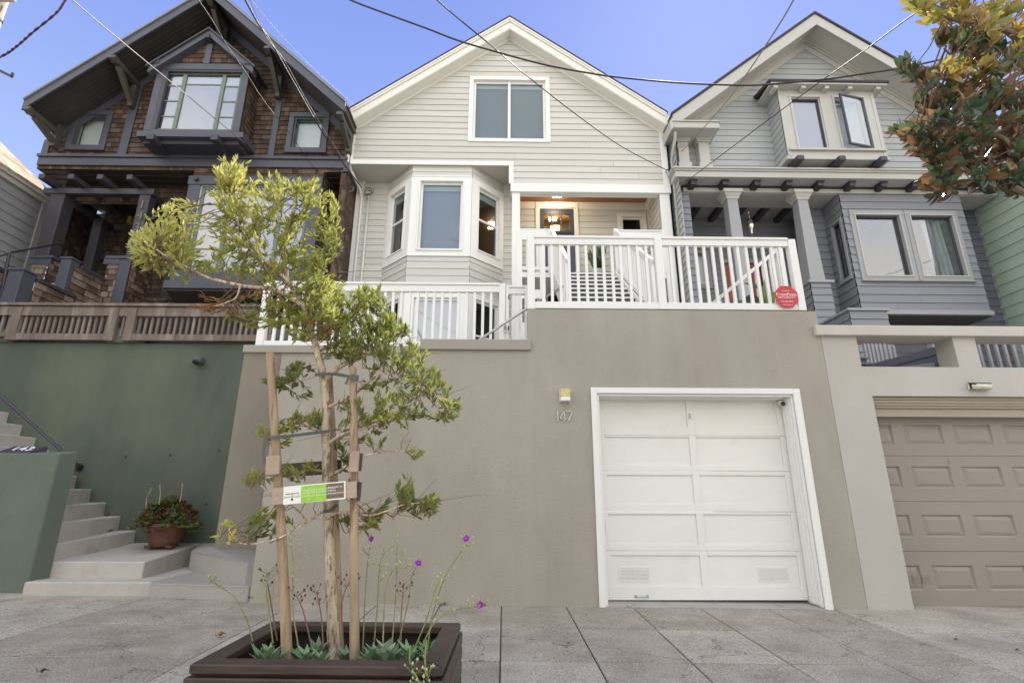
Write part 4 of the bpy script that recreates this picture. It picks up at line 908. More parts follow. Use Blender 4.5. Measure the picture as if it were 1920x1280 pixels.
# =============== LEFT NEIGHBOUR ===============
lh = thing('house', 'blue grey clapboard side wall and tan roof of the house at the far left', 'house', (-11.5, 9, 3))
m = MB(); clap(m, frame(-11.0, 4, 0, 1), 0, 7.05, 2.5, 7.86, .215, base=.03, t=.018); m.build('wall', LHSE, lh)
m = MB(); m.box(-11.02, -10.955, 11.0, 11.2, 2.5, 7.86); m.build('corner_board', LTRIM, lh)
m = MB(); m.box(-11.05, -10.93, 3.8, 11.35, 7.79, 7.90); m.box(-11.0, -10.88, 3.8, 11.35, 7.90, 7.96); m.build('gutter', UTRIM, lh, bevel=.01)
m = MB(); m.hexa([(-10.9, 3.8, 7.93), (-13.2, 3.8, 9.95), (-13.2, 11.4, 9.95), (-10.9, 11.4, 7.93), (-10.9, 3.8, 8.03), (-13.2, 3.8, 10.05), (-13.2, 11.4, 10.05), (-10.9, 11.4, 8.03)]); m.build('roof', ROOFL, lh)
m = MB(); m.prism([(-10.95, 7.9), (-13.2, 7.9), (-13.2, 9.95)], -11.3, -11.2); m.build('gable_wall', LHSE, lh)

# =============== GREEN RETAINING WALL, FENCE, STEPS ===============
GY = 8.5
gw = thing('retaining_wall', 'tall dark green stucco retaining wall behind the entry steps', 'retaining wall', (-6, GY, 0))
m = MB(face(GY)); m.box(-14, -3.6, -.4, 0, -.1, 3.64); m.build('wall', GREEN, gw)
m = MB(); m.box(-6.70, -6.32, 8.46, 8.7, 3.64, 3.90); m.tube([(-6.30, 8.58, 3.64), (-6.30, 8.58, 3.86)], .13, 16); m.box(-8.75, -8.28, 8.46, 8.8, 3.64, 3.86); m.box(-4.9, -3.6, 8.52, 8.8, 3.64, 3.92); m.build('stub_pier', GREEN, gw, bevel=.01)
for px, py in ((236, 857), (319, 853), (411, 844), (290, 943), (387, 945)):
    p = at(px, py, GY); m = MB(); m.tube([(p.x, GY-.004, p.z), (p.x, GY+.05, p.z)], .022, 8); m.build('anchor_hole', INK, gw)
vh = thing('vent_hood', 'small round green vent hood high on the green wall', 'vent hood', (-5.1, 8.45, 3.34))
m = MB(); m.tube([(-5.10, 8.5, 3.33), (-5.10, 8.40, 3.33), (-5.10, 8.36, 3.29)], [.075, .072, .06], 14); m.build('hood', GREEN, vh, smooth=False)
m = MB(); m.tube([(-5.10, 8.362, 3.285), (-5.10, 8.355, 3.275)], .05, 14); m.build('opening', INK, vh)
fn = thing('fence', 'weathered brown slatted wooden fence on top of the green wall', 'fence', (-6.2, 8.5, 3.64))
FG = face(8.42)
for (a, b) in ((-8.36, -8.20), (-6.72, -6.58), (-6.42, -6.27), (-8.95, -8.82)):
    m = MB(FG); m.box(a, b, -.05, .03, 3.66, 4.24); m.build('post', FENCE, fn, bevel=.004)
m = MB(FG); m.box(-10.5, -3.9, -.09, .05, 4.27, 4.32); m.build('top_rail', FENCE, fn, bevel=.004)
m = MB(FG); m.box(-10.5, -3.9, -.02, .01, 4.10, 4.262); m.build('upper_board', FENCE, fn, bevel=.003)
m = MB(FG); m.box(-8.2, -6.72, -.04, .02, 3.67, 3.78); m.box(-6.27, -3.9, -.04, .02, 3.67, 3.78); m.box(-8.82, -8.36, -.04, .02, 3.72, 3.8); m.build('bottom_rail', FENCE, fn, bevel=.003)
m = MB(); m.box(-10.5, -3.9, 8.75, 8.78, 3.64, 4.2); m.build('gap_dark_sheet', BSOF, fn)  # added dark sheet, makes the gaps between the slats look dark
first = None
for a, b in ((-10.4, -8.95), (-8.82, -8.36), (-8.2, -6.72), (-6.58, -6.42), (-6.27, -3.95)):
    n = max(1, int((b-a)/.097)); s_ = (b-a)/n
    for k in range(n):
        x = a+(k+.5)*s_
        if first is None:
            m = MB(FG); m.box(x-.02, x+.02, -.065, -.03, 3.74, 4.12); first = m.build('slat', FENCE, fn, origin=(x, 8.46, 3.9)); x00 = x
        else:
            o = first.copy(); C.objects.link(o); o.parent = fn; o.matrix_parent_inverse = Matrix.Identity(4); o.location = first.location+Vector((x-x00, 0, 0))
# entry steps
es = thing('steps', 'grey concrete entry steps turning left against the green wall', 'steps', (-5, 7.3, 0))
A1 = at(358, 1037, 7.9)
m = MB()
m.hprism([(-5.72, 6.82), (-4.22, 6.82), (-4.22, 8.4), (-5.72, 8.4)], -.1, .195); m.build('step', CONC, es, bevel=.012)
m = MB(); m.hprism([(-6.3, 7.12), (-4.53, 7.12), (-4.60, 7.9), (-4.6, 8.5), (-8.4, 8.5), (-8.4, 7.12)], -.1, [.385, .385, .43, .49, .49, .385]); m.build('landing', CONC, es, bevel=.012)
nz = [(.67, -5.62), (.875, -5.90), (1.075, -6.17), (1.275, -6.44), (1.47, -6.72), (1.66, -6.98), (1.86, -7.24), (2.06, -7.5), (2.26, -7.77), (2.46, -8.04), (2.66, -8.3)]
lft = [(104, 1019), (112, 979), (119, 947), (126, 917), (130, 893)]
for i, (z, x) in enumerate(nz):
    yf = 7.13
    if i < 5: q_ = at(*lft[i], yf); xf, zl_ = q_.x, q_.z
    else: xf, zl_ = nz[i][1]+.15, z
    if i >= 5: xf = x-.02*(i-4)
    yf += .003*i; m = MB(); m.hprism([(xf, yf), (x, 8.5+.003*i), (-9.2-.01*i, 8.5+.003*i), (-9.2-.01*i, yf)], .3, [zl_, z, z, zl_]); m.build('step', CONC, es, bevel=.012)
ts = thing('steps', 'tiled grey corner steps beside the tan wall', 'steps', (-3.6, 7, 0))
m = MB(); m.hprism([(-4.215, 6.79), (-2.93, 6.56), (-2.885, 6.6), (-2.885, 7.8), (-4.6, 8.2), (-4.215, 7.2)], -.05, .19); m.build('step', TILE, ts, bevel=.004)
a_ = at(358, 1037, 7.85); b_ = at(464, 1057, 6.68)
m = MB(); m.hprism([(a_.x, 7.85), (b_.x, 6.68), (-2.86, 6.75), (-2.86, 8.2), (-3.9, 8.49), (-4.6, 8.49)], .15, [.435, .425, .43, .46, .49, .49]); m.build('step', TILE, ts, bevel=.004)
for (p, q) in (((-4.215, 6.79), (-2.93, 6.56)),):
    m = MB(); m.beam((p[0], p[1]-.003, .186), (q[0], q[1]-.003, .186), .008, .008); m.beam((a_.x, 7.847, .432), (b_.x, 6.677, .421), .008, .008); m.build('edge_strip', SILVER, ts)
lw = thing('low_wall', 'low sea green stucco wall end beside the entry steps', 'low wall', (-6, 6.7, 0))
m = MB(); m.hprism([(-9, 6.9), (-5.74, 6.9), (-5.665, 7.12), (-9, 7.12)], -.1, [1.70, 1.70, 1.745, 1.745]); m.build('wall', GREEN2, lw, bevel=.012)
np_ = thing('number_plaque', 'dark plaque with white numerals 143 on top of the low green wall', 'number plaque', (-6.38, 7.0, 1.7))
m = MB(); m.hexa([(-6.58, 6.94, 1.70), (-6.16, 6.94, 1.70), (-6.08, 7.10, 1.735), (-6.52, 7.10, 1.735), (-6.58, 6.94, 1.722), (-6.16, 6.94, 1.722), (-6.08, 7.10, 1.81), (-6.52, 7.10, 1.81)]); m.build('plate', mat('plaque', (.045, .035, .06), .5), np_)
text('143', .15, WHITE, 'digit', np_, (-6.33, 7.02, 1.770), rot=(radians(29), 0, 0), ext=.005, sx=1.25)
hr = thing('handrail', 'dark purple metal handrail sloping down beside the entry steps', 'handrail', (-7, 7.9, 1.6))
m = MB(); m.tube([tuple(at(-60, 690, 7.9)), tuple(at(0, 741, 7.9)), tuple(at(122, 850, 7.9)), tuple(at(142, 868, 7.9)), tuple(at(142, 880, 8.1))], .022, 8); m.build('rail', PURPM, hr, smooth=True)
m = MB(); p = at(141, 875, 8.4); m.tube([tuple(p), (p.x, 8.5, p.z)], .055, 12); m.build('wall_flange', BLACKM, hr)
# potted succulent
sp = thing('potted_succulent', 'terracotta pot with a sprawling red green succulent against the green wall', 'potted plant', (-4.93, 8.1, .46))
cc = (-4.93, 8.1, .49)
m = MB(); m.lathe([(0, 0), (.17, 0), (.20, .05), (.255, .26), (.275, .265), (.275, .31), (.24, .31), (.23, .26), (0, .25)], cc, 28); m.build('pot', TERRA, sp, smooth=False)
for a in (-2.6, -.5, 1.3):
    m = MB(); x, y = cc[0]+.17*cos(a), cc[1]+.17*sin(a); m.hprism([(x-.05, y-.05), (x+.05, y-.05), (x+.04, y+.05), (x-.04, y+.05)], .465, .50); m.build('pot_foot', TERRA, sp, bevel=.008)
SUCC = leafmat('succulent_leaf', [(.0, (.10, .035, .02)), (.4, (.13, .07, .03)), (.6, (.09, .15, .03)), (1, (.17, .28, .06))], .5, .1)
m = MB()
for k in range(190):
    a = random.uniform(0, 2*pi); r = sqrt(random.random()); x = cc[0]+.46*r*cos(a); y = cc[1]+.33*r*sin(a); z = cc[2]+.30+.30*(1-r*r)+random.uniform(-.06, .06)-.07*r
    o = Vector((x, y, z)); ax = (o-Vector((cc[0], cc[1], cc[2]+.1))).normalized(); gt_ = random.random()
    for j in range(16):
        th = j*2.4; d = (ax*random.uniform(.4, 1.2)+Vector((cos(th), sin(th), sin(th*1.3)*.5))).normalized(); m.tint = min(1, max(0, gt_*.8+random.uniform(-.15, .25)))
        m.leaf(o, d, ax, random.uniform(.06, .10), .024, bend=-.3)
m.build('foliage', SUCC, sp)
for (x1, z1, x2, z2) in ((265, 1395, 0, 0),): pass
for pts in (((272, 970), (275, 935), (284, 915)), ((298, 945), (301, 925), (300, 908)), ((337, 940), (341, 925), (342, 906))):
    q = [tuple(at(px, py, 8.0)) for px, py in pts]
    m = MB(); m.tube(q, [.009, .008, .011], 5)
    for k in range(10):
        t_ = k/10; p = Vector(q[1]).lerp(Vector(q[2]), t_); m.leaf(p, Vector((random.uniform(-1, 1), -1, .6)), Vector((0, 0, 1)), .035, .012)
    m.build('flower_spike', mat('spike_%d' % pts[0][0], (.42, .33, .16), .7, .2, 20), sp)
# =============== RIGHT GREY HOUSE ===============
rh = thing('house', 'two tone grey clapboard house with dark brackets, porch columns and an open upstairs casement', 'house', (7.5, 10.3, 3))
RX, RZ, RS = 7.46, 12.45, .80
R0, R1 = 3.90, 11.1
RZF = lambda x: RZ-RS*abs(x-RX)
r0 = lambda z: max(R0, RX-(RZ-.24-z)/RS); r1 = lambda z: min(R1, RX+(RZ-.24-z)/RS)
m = MB(); clap(m, F0, r0, r1, 8.2, 12.2, .165, holes=[(6.45, 8.35, 8.5, 10.15)], base=8.2, kinks=(RZ-.24-RS*(RX-R0), RZ-.24-RS*(R1-RX))); m.build('wall', UGREY, rh)
for xa, xb, ya in ((3.86, 3.9, 10.31), (11.15, 11.2, 11.2)):
    m = MB(); m.box(xa+.02, xb+.1, ya, 22, 2.9, 9.3); m.build('side_wall', DGREY, rh)
m = MB(); clap(m, frame(3.84, 12, 0, -1), 1.5, 2.06, 3.3, 9.2, .1655, base=0, t=.02); m.build('wall', UGREY, rh)
m = MB(); m.box(R0+.12, R1, 14.0, 14.1, 2.9, 11.5); m.build('inner_wall', ROOMD, rh)
m = MB()
for xe in (RX-3.74, RX+3.95):
    ze = RZF(xe); m.hexa([(RX, 9.68, RZ-.05), (xe, 9.68, ze-.05), (xe, 22, ze-.05), (RX, 22, RZ-.05), (RX, 9.68, RZ+.03), (xe, 9.68, ze+.03), (xe, 22, ze+.03), (RX, 22, RZ+.03)])
m.build('roof', ROOF, rh)
m = MB()
for xe in (RX-3.72, RX+3.93):
    ze = RZF(xe); m.hexa([(RX, 9.7, RZ-.30), (xe, 9.7, ze-.30), (xe, 10.33, ze-.30), (RX, 10.33, RZ-.30), (RX, 9.7, RZ-.055), (xe, 9.7, ze-.055), (xe, 10.33, ze-.055), (RX, 10.33, RZ-.055)])
m.build('soffit', UTRIM, rh)
m = MB(); rake(m, face(9.7), RX, RZ, RS, RX-3.74, RX+3.95, -.02, .04, -.02, .035); m.build('roof_edge', ROOF, rh)
m = MB(); rake(m, face(9.7), RX, RZ, RS, RX-3.72, RX+3.93, .04, .36, -.03, .006)
rake(m, face(10.28), RX, RZ, RS, R0, R1, .30, .52, -.02, .02); rake(m, face(10.24), RX, RZ, RS, R0, R1, .30, .36, -.03, .02); rake(m, face(10.2), RX, RZ, RS, R0, R1, .295, .325, -.03, .03)
m.build('bargeboard', UTRIM, rh, bevel=.005)
# eave return with two little pilasters
m = MB(); m.box(3.74, 4.78, 9.7, 10.32, 9.09, 9.24); m.box(3.71, 4.81, 9.67, 10.32, 9.24, 9.275); m.hexa([(3.74, 9.70, 9.275), (4.78, 9.70, 9.275), (4.78, 10.32, 9.275), (3.74, 10.32, 9.275), (3.74, 10.2, 9.4), (4.78, 10.2, 9.4), (4.78, 10.32, 9.4), (3.74, 10.32, 9.4)]); m.build('eave_return', UTRIM, rh, bevel=.006)
m = MB(); m.hexa([(3.68, 9.69, 9.02), (3.74, 9.69, 9.10), (3.74, 22, 9.10), (3.68, 22, 9.02), (3.66, 9.69, 9.25), (3.74, 9.69, 9.35), (3.74, 22, 9.35), (3.66, 22, 9.25)]); m.build('gutter', UTRIM, rh)
for x in (3.94, 4.42):
    m = MB(); m.box(x, x+.24, 10.08, 10.31, 8.45, 9.0); m.box(x-.04, x+.28, 10.04, 10.31, 9.0, 9.04); m.box(x-.06, x+.30, 10.02, 10.31, 9.04, 9.09); m.box(x-.03, x+.27, 10.05, 10.31, 8.22, 8.45); m.build('pilaster', UTRIM, rh, bevel=.005)
# main cornice, frieze and brackets
m = MB(); m.box(3.76, 11.25, 9.93, 10.3, 7.985, 8.13); m.box(3.73, 11.27, 9.90, 10.3, 8.13, 8.17); m.box(3.70, 11.30, 9.87, 10.3, 8.17, 8.215); m.hexa([(3.7, 9.87, 8.215), (11.3, 9.87, 8.215), (11.3, 10.3, 8.215), (3.7, 10.3, 8.215), (3.7, 10.25, 8.26), (11.3, 10.25, 8.26), (11.3, 10.3, 8.26), (3.7, 10.3, 8.26)])
m.build('cornice', UTRIM, rh, bevel=.006)
m = MB(face(10.3)); m.box(4.03, 11.29, -.02, .03, 7.825, 7.93); m.box(4.03, 11.29, -.62, -.02, 7.815, 7.86); m.build('frieze', UTRIM, rh, bevel=.004)
m = MB(face(10.3)); m.box(4.03, 11.27, -.02, .045, 7.93, 7.984); m.build('frieze_band', BRK, rh)
for k in range(10):
    x = 4.13+.717*k; m = MB(); m.box(x, x+.13, 10.03, 10.3, 7.86, 7.955); m.box(x-.02, x+.15, 10.01, 10.3, 7.955, 7.984); m.hexa([(x, 10.03, 7.86), (x+.13, 10.03, 7.86), (x+.13, 10.3, 7.86), (x, 10.3, 7.86), (x+.005, 10.05, 7.885), (x+.125, 10.05, 7.885), (x+.125, 10.3, 7.885), (x+.005, 10.3, 7.885)]) if False else None
    m.build('bracket', BRK, rh, bevel=.006)
# upstairs box window
BX0, BX1 = 6.27, 8.50; FBX = face(9.8)
m = MB(); clap(m, frame(BX0, 10.3, 0, -1), 0, .5, 8.42, 10.22, .165, base=8.2, t=.014); m.build('bay_wall', UGREY, rh); m = MB(); clap(m, frame(BX1, 9.8, 0, 1), 0, .5, 8.42, 10.22, .165, base=8.2, t=.014); m.build('bay_wall', UGREY, rh)
W1 = (6.56, 7.22, 8.66, 10.02); W2 = (7.56, 8.24, 8.66, 10.02)
m = MB(FBX); m.box(BX0, BX0+.08, 0, .03, 8.42, 10.22); m.box(BX1-.08, BX1, 0, .03, 8.42, 10.22); m.box(BX0+.08, BX1-.08, 0, .02, 8.42, 8.66); m.box(BX0+.08, BX1-.08, 0, .02, 10.02, 10.22)
m.box(BX0+.08, 6.56, 0, .02, 8.66, 10.02); m.box(7.22, 7.56, 0, .02, 8.66, 10.02); m.box(8.24, BX1-.08, 0, .02, 8.66, 10.02); m.box(BX0+.03, BX1-.02, 0, .08, 8.57, 8.62); m.box(BX0-.03, BX1+.05, -.5, .03, 8.36, 8.44)
m.box(BX0, BX1, -.5, -.47, 8.40, 10.22)
for a, b, c, d in (W1, W2): casing(m, FBX, a, b, c, d, .05, 0, .02, .04)
m.build('bay_trim', UTRIM, rh, bevel=.004)
m = MB(); m.hexa([(BX0-.28, 9.55, 10.26), (BX1+.26, 9.55, 10.26), (BX1+.26, 10.32, 10.40), (BX0-.28, 10.32, 10.40), (BX0-.28, 9.55, 10.33), (BX1+.26, 9.55, 10.33), (BX1+.26, 10.32, 10.50), (BX0-.28, 10.32, 10.50)]); m.build('bay_roof', ROOF, rh, bevel=.01)
m = MB(); m.box(BX0-.24, BX1+.22, 9.58, 10.3, 10.22, 10.262); m.build('bay_roof_board', UTRIM, rh)
m = MB()
for x in (BX0+.48, BX0+1.02, BX0+1.56, BX1-.02, BX0-.16): m.box(x, x+.10, 9.62, 9.85, 10.14, 10.22)
each(m, 'rafter_tail', UTRIM, rh, bevel=.005)
for x in (BX0+.10, BX0+1.02, BX0+1.94):
    m = MB(); m.box(x, x+.15, 9.62, 10.3, 8.24, 8.355); m.build('bracket', BRK, rh, bevel=.01)
window(rh, FBX, *W1, w=0, smat=BRK, sash=.035, blind=BLINDL, back='dark', glass=GLASSR, label='closed upstairs casement')
o = window(rh, FBX, *W2, w=0, smat=UTRIM, sash=.03, back='dark', glass=GLASS, label='upstairs window whose casement stands open')
m = MB(FBX)
for k in range(9): m.tube([(7.62+k*.07, -.2-.02*(k % 2), 8.6), (7.62+k*.07, -.2-.02*(k % 2), 10.1)], .035, 6)
m.build('curtain', CURT, o)
# the open casement swings outwards from its right side
A_ = radians(13); FO = frame(8.22-.64*cos(A_), 9.78-.64*sin(A_), cos(A_), sin(A_))
m = MB(FO); L_ = .64; m.box(0, L_, -.02, .02, 8.66, 8.71); m.box(0, L_, -.02, .02, 9.97, 10.02); m.box(0, .045, -.02, .02, 8.71, 9.97); m.box(L_-.045, L_, -.02, .02, 8.71, 9.97)
oc = m.build('open_casement', BRK, rh, bevel=.004); m = MB(FO); m.box(.04, L_-.04, -.004, .004, 8.7, 9.98); m.build('pane', GLASSR, oc)
# porch: columns, ceiling with beams, back wall
PYB = 11.75
m = MB(); m.box(3.95, 7.7, 10.33, 11.8, 8.0, 8.05); m.build('porch_ceiling', mat('porch_ceiling_paint', (.38, .36, .33), .6), rh)
for k in range(7):
    x = 4.05+k*.56; m = MB(); m.box(x, x+.13, 10.34, 11.75, 7.88, 8.0); m.build('ceiling_beam', BDARK, rh, bevel=.004)
m = MB(); clap(m, face(PYB), 4.0, 7.7, 3.4, 8.0, .165, holes=[(5.45, 6.35, 4.6, 6.75), (4.22, 5.0, 6.15, 7.0)], base=0, t=.018); clap(m, frame(7.6, 11.8, 0, -1), 0, .85, 3.4, 8.0, .165, base=0, t=.018); clap(m, frame(4.15, 10.35, 0, 1), 0, 1.4, 3.4, 8.0, .165, base=0, t=.018)
clap(m, face(10.3), 3.98, 4.16, 3.4, 7.82, .165, base=0, t=.02)
clap(m, face(11.2), 7.1, 7.62, 3.4, 7.85, .165, base=0, t=.018)
m.build('porch_wall', LGREY, rh)
m = MB(); m.tube([(3.93, 10.22, 8.0), (3.93, 10.24, 3.4)], .035, 8); m.tube([(3.80, 9.8, 9.05), (3.80, 9.85, 8.9), (3.81, 10.2, 8.6), (3.82, 10.22, 3.4)], .033, 8); each_ = m.build('downpipe', UTRIM, rh, smooth=True)
def column(x0, x1, zb, cap=True):
    m = MB(); xc = (x0+x1)/2; y = 10.32
    m.hexa([(xc-.165, y-.16, zb), (xc+.165, y-.16, zb), (xc+.165, y+.16, zb), (xc-.165, y+.16, zb), (xc-.115, y-.12, 7.62), (xc+.115, y-.12, 7.62), (xc+.115, y+.12, 7.62), (xc-.115, y+.12, 7.62)])
    m.build('column', LTRIM, rh, bevel=.006)
    m = MB()
    for k, (z0, z1, e0, e1) in enumerate(((7.60, 7.65, .135, .15), (7.65, 7.74, .15, .20), (7.74, 7.822, .215, .215))):
        m.hexa([(xc-e0, y-e0, z0), (xc+e0, y-e0, z0), (xc+e0, y+e0, z0), (xc-e0, y+e0, z0), (xc-e1, y-e1, z1), (xc+e1, y-e1, z1), (xc+e1, y+e1, z1), (xc-e1, y+e1, z1)])
    m.build('capital', UTRIM, rh, bevel=.004)
column(4.93, 5.27, 4.2); column(6.51, 6.88, 5.62)
m = MB(); clap(m, face(10.14), 6.50, 6.93, 3.4, 5.55, .165, base=0, t=.018); clap(m, frame(6.50, 10.9, 0, -1), 0, .76, 3.4, 5.55, .165, base=0, t=.018); clap(m, frame(6.93, 10.14, 0, 1), 0, .76, 3.4, 5.55, .165, base=0, t=.018); m.build('pedestal', LGREY, rh)
m = MB(); m.box(6.45, 7.0, 10.09, 10.95, 5.55, 5.61); m.build('pedestal_cap', LTRIM, rh, bevel=.005)
# sloping parapet beside the steps down
m = MB(); clap(m, face(9.3), 6.62, 7.35, 3.3, 4.62, .165, base=0, t=.018); clap(m, frame(6.62, 10.3, 0, -1), 0, 1.0, 3.3, 4.62, .165, base=0, t=.018); m.build('stair_parapet', LGREY, rh)
m = MB(); m.box(6.58, 7.4, 9.26, 10.3, 4.62, 4.67); m.build('parapet_cap', LTRIM, rh, bevel=.005)
# red front door and small window behind the white railing
d_ = MB(face(PYB)); casing(d_, face(PYB), 5.45, 6.35, 4.6, 6.75, .09, 0, d1=.03); d_.build('door_frame', LTRIM, rh, bevel=.004)
d_ = MB(face(PYB+.06)); d_.box(5.45, 6.35, 0, .04, 4.6, 6.75)
for z in (5.9, 6.3): d_.box(5.75, 6.1, .04, .05, z, z+.03)
dd = d_.build('front_door', RED, rh, bevel=.003)
m = MB(face(PYB+.02)); 
for z in (5.62, 5.95, 6.3): m.box(5.8, 6.1, 0, .004, z, z+.24)
m.build('pane', INK, dd)
window(rh, face(PYB), 4.22, 5.0, 6.15, 7.0, cmat=LTRIM, smat=LTRIM, w=.08, sash=.04, blind=BLINDW, blindz=6.0, back='dark', label='small porch window')
ln = MB(); c_ = at(1408, 428, 10.9); ln.tube([(c_.x, 10.9, 7.98), (c_.x, 10.9, c_.z+.25)], .006, 5)
for z in (.28, .40): ln.tube([(c_.x-.03, 10.9, c_.z+z), (c_.x+.03, 10.9, c_.z+z+.02)], .012, 6)
ln.lathe([(.0, .24), (.05, .22), (.085, .1), (.095, .05), (.05, -.05), (.03, -.10), (.045, -.13), (.0, -.17)], (c_.x, 10.9, c_.z), 16); ln.build('porch_lantern', mat('silver_lantern', (.7, .68, .62), .15, .1, 12, metal=.9), rh, smooth=True)
# ground floor bay
m = MB(); G1 = (7.865, 8.86, 5.80, 7.27); G2 = (9.12, 10.07, 5.80, 7.27)
clap(m, face(10.299), 7.61, 10.39, 5.0, 7.815, .188, holes=[(7.74, 8.98, 5.67, 7.40), (9.0, 10.2, 5.67, 7.40)], base=4.99, t=.018); clap(m, frame(7.61, 10.95, 0, -1), 0, .65, 5.0, 7.815, .188, holes=[(.22, .56, 5.75, 7.3)], base=4.99, t=.018); clap(m, frame(10.39, 10.3, 0, 1), 0, .65, 5.0, 7.815, .188, base=4.99, t=.018)
clap(m, face(10.95), 7.2, 7.62, 3.4, 7.82, .188, base=4.99, t=.018)
m.build('bay_wall', LGREY, rh)
m = MB(); clap(m, face(10.96), 10.3, 11.35, 3.3, 8.2, .188, base=4.99, t=.018); m.build('wall', DGREY, rh)
m = MB(); clap(m, face(10.9), 7.2, 10.6, 3.3, 4.95, .188, base=4.99, t=.018); m.build('wall', DGREY, rh)
m = MB(face(10.3)); m.box(7.56, 10.43, -.66, .05, 4.9, 5.0); m.build('bay_sill', LTRIM, rh, bevel=.005)
m = MB(face(10.3)); m.box(7.58, 10.41, -.62, .0, 4.88, 4.9); m.build('bay_soffit', mat('bay_soffit', (.09, .08, .075), .7), rh)
for i, (G, l) in enumerate(((G1, 'left ground floor bay window'), (G2, 'right ground floor bay window with a curtain'))):
    o = window(rh, face(10.3), *G, cmat=LTRIM, smat=BRK, w=.125, sash=.035, back='dark', glass=GLASSR, sill=.04, wd=.04, label=l)
    m = MB(face(10.3)); casing(m, face(10.3), *G, .03, 0, .04, .055); m.build('moulding', UTRIM, o)
    if i:
        m = MB(face(10.3))
        for k in range(7): m.tube([(9.62+k*.06, -.2-.03*(k % 2), 5.7), (9.55+k*.06, -.2-.03*(k % 2), 7.4)], .035, 6)
        m.build('curtain', CURT, o)
window(rh, frame(7.61, 10.95, 0, -1), .25, .53, 5.85, 7.2, cmat=LTRIM, smat=BRK, w=.07, sash=.03, back=None, blind=ROOMD, glass=GLASS, sill=.02, label='narrow side window of the bay')

# =============== MINT HOUSE ===============
gh = thing('house', 'pale mint green clapboard side wall at the far right edge', 'house', (11.6, 9, 3))
m = MB(); clap(m, frame(11.33, 16, 0, -1), 0, 7.5, 2.8, 9.0, .262, base=.05, t=.02); m.build('wall', MINT, gh)
m = MB(); m.box(11.29, 11.40, 8.4, 8.5, 2.8, 9.0); m.box(11.315, 11.36, 10.88, 10.95, 3.3, 8.3); each(m, 'corner_board', LTRIM, gh)
m = MB(); m.box(11.4, 18, 8.5, 16, 2.8, 9.0); m.build('body', MINT, gh)
m = MB(); m.box(11.2, 18.2, 8.3, 16.2, 9.0, 9.15); m.build('roof', ROOF, gh)

# =============== RIGHT GARAGE WALL ===============
rg = thing('retaining_wall', 'pale grey garage wall with open slots under its coping, right of the white garage door', 'garage wall', (6, 6.5, 0))
m = MB(face(6.5)); E0 = 4.185
m.box(E0, 4.72, -.3, 0, -.15, 2.825); m.box(4.72, 9.5, -.3, 0, 2.44, 2.825)
m.box(E0, 4.655, -.3, 0, 2.825, 3.235); m.box(5.945, 6.245, -.3, 0, 2.825, 3.235); m.box(8.3, 9.5, -.3, 0, 2.825, 3.235)
m.build('wall', GREY, rg)
m = MB(face(6.5)); m.box(4.10, 9.6, -.34, .06, 3.235, 3.375); m.build('coping', mat('coping', (.53, .50, .45), .8, .05, 3, .2, 90), rg, bevel=.008)
m = MB(face(6.503));
for z in (.25, .58, .92, 1.24, 1.95, 2.3): m.box(E0, 4.72, 0, .0015, z, z+.004)
m.box(E0, 4.72, 0, .002, 1.60, 1.606)
m.build('crack_line', mat('crack', (.28, .26, .235), .9), rg)
m = MB(face(6.6)); m.box(4.74, 9.5, -.15, .0, 2.30, 2.44); m.box(4.72, 9.5, .0, .05, 2.40, 2.435); m.box(4.72, 9.5, .0, .035, 2.36, 2.40); m.box(4.72, 9.5, .0, .02, 2.33, 2.36); m.box(4.74, 9.5, -.15, -.03, 2.19, 2.30); m.box(4.74, 9.5, -.03, -.01, 2.19, 2.23); m.build('door_head', mat('door_head', (.36, .32, .255), .6, .04), rg, bevel=.003)
FD = face(6.75); gd = MB(FD); gd.box(4.73, 9.2, -.09, -.045, -.06, 2.19)
zs = [(2.11, 1.845), (1.575, 1.305), (.985, .72), (.40, .12)]; sec = [2.19, 1.705, 1.143, .558, -.06]
xs_ = [(4.56+.658*k, 5.05+.658*k+.02) for k in range(7)]
for i, (zt, zb) in enumerate(zs):
    s0, s1 = sec[i], sec[i+1]+.004
    gd.box(4.73, 9.2, -.04, 0, s1, zb); gd.box(4.73, 9.2, -.04, 0, zt, s0)
    for k, (a, b) in enumerate(xs_):
        a2 = max(a, 4.731)
        na = xs_[k+1][0] if k+1 < len(xs_) else 9.2
        gd.box(b, na, -.04, 0, zb, zt)
        e = .045; gd.F = FD
        # bevelled raised panel
        A4 = [(a2, 0, zb), (b, 0, zb), (b, 0, zt), (a2, 0, zt)]; G4 = [(a2+(e*.4 if a2 == a else 0), -.012, zb+e*.4), (b-e*.4, -.012, zb+e*.4), (b-e*.4, -.022, zt-e*.4), (a2+(e*.4 if a2 == a else 0), -.012, zt-e*.4)]
        H4 = [(a2+(e*1.5 if a2 == a else 0), .0, zb+e*1.3), (b-e*1.5, .0, zb+e*1.3), (b-e*1.5, .0, zt-e*1.3), (a2+(e*1.5 if a2 == a else 0), .0, zt-e*1.3)]
        for P_, Q_ in ((A4, G4), (G4, H4)):
            for j in range(4):
                j2 = (j+1) % 4; gd.fc([P_[j], P_[j2], Q_[j2], Q_[j]])
        gd.fc(H4)
gdo2 = gd.build('garage_door', TAUPE, rg)
m = MB(FD)
for k in range(3):
    x = 4.83+.12*k; m.box(x, x+.1, .001, .004, .20, .29)
    for j in range(5): m.box(x+.005, x+.095, .004, .008, .208+.016*j, .214+.016*j)
m.build('vent', TAUPE, gdo2)
m = MB(FD); m.box(5.725, 5.745, 0, .006, 1.61, 1.67); m.build('lock_plate', TAUPE, gdo2, bevel=.002)
gl = thing('wall_lamp', 'oval bulkhead light over the taupe garage door', 'wall light', (6.12, 6.5, 2.57))
m = MB(face(6.5)); m.box(5.985, 6.25, 0, .02, 2.52, 2.615); m.build('back_plate', METAL, gl, bevel=.01)
